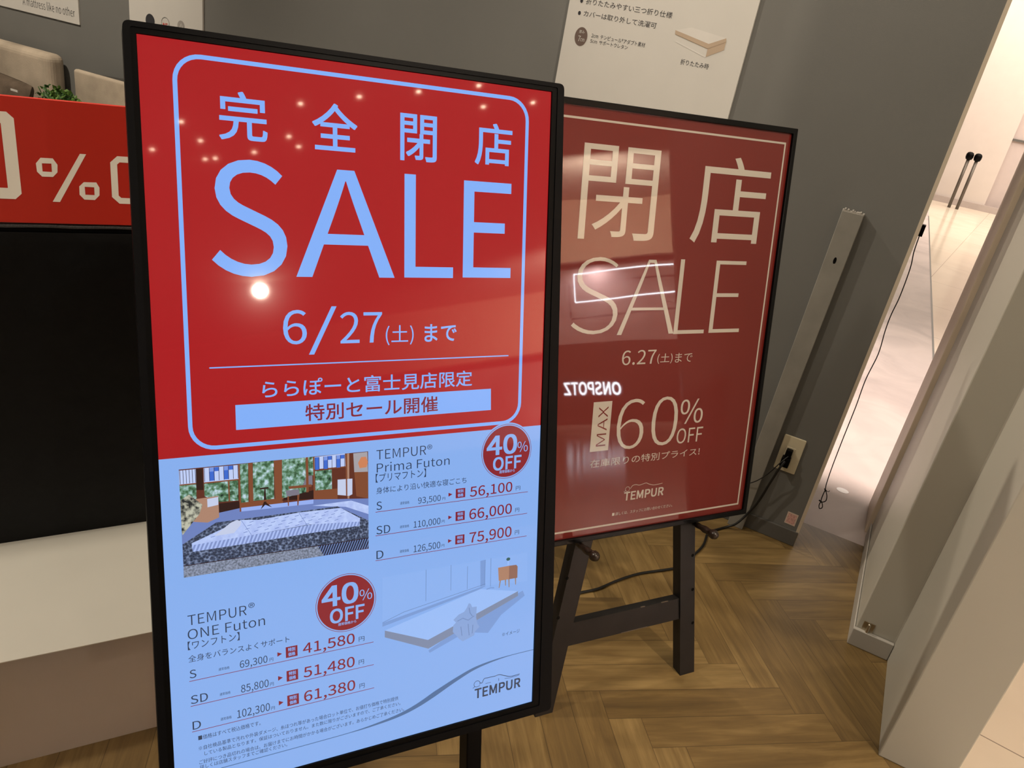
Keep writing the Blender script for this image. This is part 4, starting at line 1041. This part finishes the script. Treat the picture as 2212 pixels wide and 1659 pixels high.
# hanging cord in the gap
hc = thing('hanging_cord', 'thin black cord with a tied loop hanging in the gap beside the grey wall', 'cord', (0.085, 2.56, 0.04))
mb = MB(); mb.box(0.0655, 0.0805, 2.524, 2.545, 1.016, 1.050); mb.build('clip', M_black, hc, bevel=0.001)
cpts = [(0.073, 2.540, 1.02), (0.0745, 2.56, 1.0089), (0.0771, 2.56, 0.9631), (0.0843, 2.56, 0.9149), (0.0869, 2.56, 0.8274), (0.0835, 2.56, 0.7659), (0.0848, 2.56, 0.7123), (0.0913, 2.56, 0.6356), (0.0853, 2.56, 0.544), (0.0882, 2.56, 0.4442), (0.0886, 2.56, 0.3221), (0.0903, 2.56, 0.214), (0.0935, 2.56, 0.150), (0.0975, 2.56, 0.128)]
mb = MB(); mb.tube(curve_pts(cpts, 6), 0.0017, 6); mb.build('cable', M_cable, hc)
mb = MB()
lp = [(0.0975, 2.56, 0.128), (0.108, 2.556, 0.112), (0.112, 2.555, 0.094), (0.106, 2.558, 0.082), (0.099, 2.56, 0.080), (0.0965, 2.56, 0.095), (0.0972, 2.56, 0.128)]
mb.tube(curve_pts(lp, 6), 0.0017, 6)
lp = [(0.099, 2.56, 0.080), (0.097, 2.559, 0.066), (0.102, 2.557, 0.054), (0.109, 2.557, 0.060), (0.106, 2.558, 0.072), (0.099, 2.56, 0.080)]
mb.tube(curve_pts(lp, 6), 0.0017, 6)
mb.tube([(0.091, 2.558, 0.083), (0.104, 2.557, 0.079)], 0.0028, 8); mb.tube([(0.094, 2.558, 0.132), (0.101, 2.557, 0.124)], 0.0028, 8)
mb.tube(curve_pts([(0.099, 2.558, 0.128), (0.107, 2.556, 0.126), (0.111, 2.556, 0.132)], 5), 0.0012, 6)
mb.build('tied_loop', M_cable, hc)

# white oval spot on the mall floor
mb = MB(); mb.prism([(0.1656 + 0.0225 * math.cos(a * math.pi / 16), 2.866 + 0.019 * math.sin(a * math.pi / 16)) for a in range(32)], 0.0003, 0.0009)
tag(mb.build('floor_spot', M_whitespot), 'small white round spot on the shaded grey tiles in the gap', 'sticker')

# latch bracket on the pillar base
br = thing('latch_bracket', 'small square steel latch bracket low on the beige entrance pillar', 'bracket', (0.303, 1.98, 0.05))
f = Fr((0, 1.9815, 0), (1, 0, 0), (0, 0, 1), (0, -1, 0))
mb = MB(); mb.prism([(0.2895, 0.0500), (0.3190, 0.0500), (0.3190, 0.0835), (0.2895, 0.0835)], 0.0, 0.003, f); mb.build('plate', M_metal, br, bevel=0.001)
mb = MB(); mb.tube([f(0.3045, z, 0.0065) for z in (0.046, 0.0505, 0.078, 0.0815)], [0.004, 0.0045, 0.0045, 0.003], 12); mb.build('bolt', M_metal, br)

# far stanchion posts
def stanchion(x, y, label):
    t = thing('stanchion_post', label, 'post', (x, y, 0))
    mb = MB(); mb.tube([(x, y, 0.0), (x, y, 0.70)], 0.022, 14); mb.build('pole', mat('dull_steel', (0.10, 0.085, 0.07, 1), 0.4, metal=0.3), t)
    mb = MB(); prof = [(0.68, 0.02), (0.69, 0.040), (0.72, 0.050), (0.755, 0.050), (0.78, 0.038), (0.79, 0.015)]
    mb.tube([(x, y, z) for z, r in prof], [r for z, r in prof], 16); mb.build('cap', M_black, t)
stanchion(0.600, 13.0, 'left one of two thin dark barrier posts far off in the mall')
stanchion(0.706, 13.0, 'right one of two thin dark barrier posts far off in the mall')

# ------------------------------------------------------------------ display platform, black case and red banner
pa = math.radians(56.0578)
PU = Vector((math.cos(pa), math.sin(pa), 0)); PN = Vector((math.sin(pa), -math.cos(pa), 0))
PF = Fr((-1.0956, 0.5149, 0), PU, PN, (0, 0, 1))
plat = thing('display_platform', 'low cream-topped display platform with a shaded taupe front, left of the display', 'platform', tuple(PF(0, -0.3, 0)))
MB().box(-1.4, 0.42, -0.62, 0.0, 0.0, 0.2515, PF).build('body', M_platside, plat)
MB().box(-1.401, 0.421, -0.621, 0.001, 0.2515, 0.2535, PF).build('top', M_platform, plat)
ba = math.radians(57.2)
BU = Vector((math.cos(ba), math.sin(ba), 0)); BN = Vector((math.sin(ba), -math.cos(ba), 0))
BF = Fr((-1.3654, 0.7097, 0.2535), BU, BN, (0, 0, 1))
case = thing('mattress_case', 'large black zipped fabric case standing on the cream platform under the red banner', 'case', tuple(BF(0, -0.1, 0)))
mb = MB()
NX, NZ = 60, 24
vs = []
for j in range(NZ + 1):
    z = 0.655 * j / NZ
    for i in range(NX + 1):
        x = -0.9 + 1.34 * i / NX
        e = (1 - abs(2 * j / NZ - 1) ** 6)
        d = 0.006 * e + 0.010 * e * math.exp(-((z - 0.60) / 0.06) ** 2) * math.sin(x * 31 + 2.2 * math.sin(x * 9)) + 0.004 * e * math.sin(x * 7 + z * 11)
        vs.append(BF(x, d - 0.006, z))
fs = [(j * (NX + 1) + i, j * (NX + 1) + i + 1, (j + 1) * (NX + 1) + i + 1, (j + 1) * (NX + 1) + i) for j in range(NZ) for i in range(NX)]
mb.add(vs, fs, 0, True)
mb.box(-0.9, 0.44, -0.20, -0.014, 0.0, 0.655, BF)
mb.build('body', M_bag, case)
mb = MB(); mb.box(-0.905, 0.445, -0.205, -0.010, 0.655, 0.662, BF); mb.build('lid_seam', M_black, case)
mb = MB(); mb.tube([BF(-0.905 + 1.35 * i / 40, -0.008, 0.6665 + 0.0008 * math.sin(i * 1.9)) for i in range(41)], 0.0042, 8); mb.build('zipper', M_zip, case)
mb = MB(); mb.box(-0.90, 0.44, -0.20, -0.012, 0.662, 0.674, BF); mb.build('lid', M_bagtop, case, bevel=0.003)
bn = thing('sale_banner', 'red sale banner board with white percent sign standing on the black case', 'banner', (-1.3278, 0.7656, 0.93))
NB = Fr(Vector((-1.3278, 0.7656, 0.9426)), Vector((math.cos(math.radians(57)), math.sin(math.radians(57)), 0)), (0, 0, 1), Vector((math.sin(math.radians(57)), -math.cos(math.radians(57)), 0)))
MB().box(-0.8, 0.46, -0.0150, 0.1929, -0.012, 0.0, NB).build('board', M_red_board, bn)
mb = MB()
def octring(o, i):
    mb.poly  # letters with openings are built from strips between the two outlines
    a = sorted(range(4), key=lambda k: 0)
def ring_letter(outer, inner, mb):
    """Outer outline with 8 corners and an inner one with 4: bridge them."""
    o8 = outer; i4 = inner
    # order of outer: two corners per side starting at the top-left chamfer
    P = [NB(x, y, 0.0006) for x, y in o8] + [NB(x, y, 0.0006) for x, y in i4]
    F_ = [(0, 1, 9, 8), (1, 2, 9), (2, 3, 10, 9), (3, 4, 10), (4, 5, 11, 10), (5, 6, 11), (6, 7, 8, 11), (7, 0, 8)]
    mb.add(P, F_)
ring_letter(BAN_o1, BAN_o1i, mb); ring_letter(BAN_o2, BAN_o2i, mb)
mb.poly(BAN_sl, NB, 0.0006)
def chunky0(x0, x1, y0, y1, wx, wy, c, mb, ci=None):
    o = [(x0 + c, y1), (x1 - c, y1), (x1, y1 - c), (x1, y0 + c), (x1 - c, y0), (x0 + c, y0), (x0, y0 + c), (x0, y1 - c)]
    k = c * 0.35 if ci is None else ci
    i = [(x0 + wx + k, y1 - wy), (x1 - wx - k, y1 - wy), (x1 - wx, y1 - wy - k), (x1 - wx, y0 + wy + k), (x1 - wx - k, y0 + wy), (x0 + wx + k, y0 + wy), (x0 + wx, y0 + wy + k), (x0 + wx, y1 - wy - k)]
    P = [NB(x, y, 0.0006) for x, y in o + i]
    mb.add(P, [(j, (j + 1) % 8, 8 + (j + 1) % 8, 8 + j) for j in range(8)])
chunky0(-0.078, 0.0343, 0.0258, 0.1686, 0.0188, 0.0185, 0.0095, mb, 0.0005)
chunky0(0.1712, 0.236, 0.0245, 0.1088, 0.0108, 0.0106, 0.0115, mb)
for x0 in (0.250, 0.318):
    mb.poly([(x0, 0.0245), (x0 + .0108, 0.0245), (x0 + .0108, 0.061), (x0 + .040, 0.061), (x0 + .040, 0.0715), (x0 + .0108, 0.0715), (x0 + .0108, 0.0982), (x0 + .052, 0.0982), (x0 + .052, 0.1088), (x0, 0.1088)], NB, 0.0006)
mb.build('lettering', M_white_print, bn)

# ------------------------------------------------------------------ beds by the wall
def bed(name, label, x0, x1, ztop, yf, rot=0.0, inset=0.0):
    t = thing(name, label, 'bed', ((x0 + x1) / 2, 1.3, 0))
    prof = []
    r = 0.035
    mb = MB()
    hf = Fr((x0, yf, 0), (math.cos(rot), math.sin(rot), 0), (0, 0, 1), (math.sin(rot), -math.cos(rot), 0))
    w = x1 - x0
    mb.box(0, w, 0.06, ztop, -0.030 if inset else -0.085, 0.0, hf)
    mb.build('headboard', M_velvet, t, bevel=0.012 if inset else 0.032, seg=5)
    if inset: MB().prism([(x0 + .035, 0.06), (x1, 0.06), (x1, 0.889), (x0 + .20, 0.886), (x0 + .035, 0.874)], -(yf + 0.098), -(yf + 0.085), Fr((0, 0, 0), (1, 0, 0), (0, 0, 1), (0, -1, 0))).build('wall_shadow_panel', M_base, t)  # dark board stands in for the headboard's shadow on the wall
    x0 += inset
    MB().box(x0, x1, yf - 1.55, yf - 0.02, 0.08, 0.38).build('base', M_velvet, t, bevel=0.02)
    MB().box(x0 + .01, x1 - .01, yf - 1.55, yf - 0.02, 0.38, 0.66).build('mattress', M_mattress, t, bevel=0.03, seg=4)
    for lx in (x0 + .06, x1 - .06):
        for ly in (yf - 1.45, yf - 0.12): MB().box(lx - .025, lx + .025, ly - .025, ly + .025, 0, 0.08).build('leg', M_black, t)
    return t
bed('bed', 'bed at the far left with a taupe velvet headboard behind the red banner', -4.75, -3.418, 0.9155, 2.246)
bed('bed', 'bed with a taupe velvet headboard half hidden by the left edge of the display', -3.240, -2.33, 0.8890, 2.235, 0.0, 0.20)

# brown cushion with a label
cu = thing('cushion', 'dark brown cushion with a white label leaning on the left headboard', 'cushion', (-3.55, 2.1, 0.66))
mb = MB()
NXc, NYc = 18, 12
def cush(u, v):
    x = u * 2 - 1; z = v * 2 - 1
    th = 0.07 * max(0, (1 - x ** 4)) ** .5 * max(0, (1 - z ** 4)) ** .5
    return x, z, th
vs = []
for sgn in (1, -1):
    for j in range(NYc + 1):
        for i in range(NXc + 1):
            x, z, th = cush(i / NXc, j / NYc)
            px = -3.66 + x * 0.30; pz = 0.735 + z * 0.078 - 0.018 * x
            vs.append((px, 2.10 - sgn * th + (z * 0.03), pz))
n_ = (NXc + 1) * (NYc + 1)
fs = []
for s_ in (0, 1):
    for j in range(NYc):
        for i in range(NXc):
            q = [s_ * n_ + j * (NXc + 1) + i, s_ * n_ + j * (NXc + 1) + i + 1, s_ * n_ + (j + 1) * (NXc + 1) + i + 1, s_ * n_ + (j + 1) * (NXc + 1) + i]
            fs.append(tuple(q) if s_ == 0 else tuple(q[::-1]))
mb.add(vs, fs, 0, True); mb.build('cover', M_cushion, cu)
MB().box(-3.3372, -3.2926, 2.024, 2.027, 0.7810, 0.7887).build('care_label', M_paper, cu)

# plant between the beds
pl = thing('potted_plant', 'small bushy green plant in a tall planter between the two headboards', 'plant', (-3.17, 2.09, 0))
mb = MB()
prof = [(0.0, 0.055), (0.01, 0.062), (0.62, 0.075), (0.70, 0.078), (0.70, 0.065), (0.67, 0.06)]
mb.tube([(-3.155, 2.10, z) for z, r in prof], [r for z, r in prof], 20); mb.build('planter', M_pot, pl)
mb = MB()
for k in range(9):
    a = random.random() * 6.28; r = random.uniform(.02, .09)
    mb.tube(curve_pts([(-3.155, 2.10, 0.66), (-3.155 + math.cos(a) * r * .5, 2.10 + math.sin(a) * r * .4, 0.74), (-3.155 + math.cos(a) * r, 2.10 + math.sin(a) * r * .7, random.uniform(.77, .83))], 4), 0.0022, 5)
mb.build('stem', M_leafd, pl)
mb = MB()
for k in range(420):
    a = random.random() * 6.28; rr = random.random() ** .6
    cx = -3.125 + 0.088 * rr * math.cos(a); cy = 2.10 + 0.07 * rr * math.sin(a)
    cz = 0.745 + random.random() * 0.075 * (1 - 0.45 * rr)
    if random.random() < .12: cx -= 0.03; cz += 0.02
    d = Vector((random.uniform(-1, 1), random.uniform(-1, .4), random.uniform(-.3, 1))).normalized()
    s_ = d.orthogonal().normalized(); L = random.uniform(.016, .028); w = L * .32
    c = Vector((cx, cy, cz)); up = d.cross(s_) * L * .1
    mb.add([c, c + d * L * .5 + s_ * w + up, c + d * L, c + d * L * .5 - s_ * w + up, c + d * L * .5], [(0, 4, 1), (4, 2, 1), (0, 3, 4), (4, 3, 2)], 0 if random.random() < .55 else 1)
mb.build('foliage', [M_leaf, M_leafd], pl)

bpy.data.objects.remove(_to); bpy.data.curves.remove(_tc)
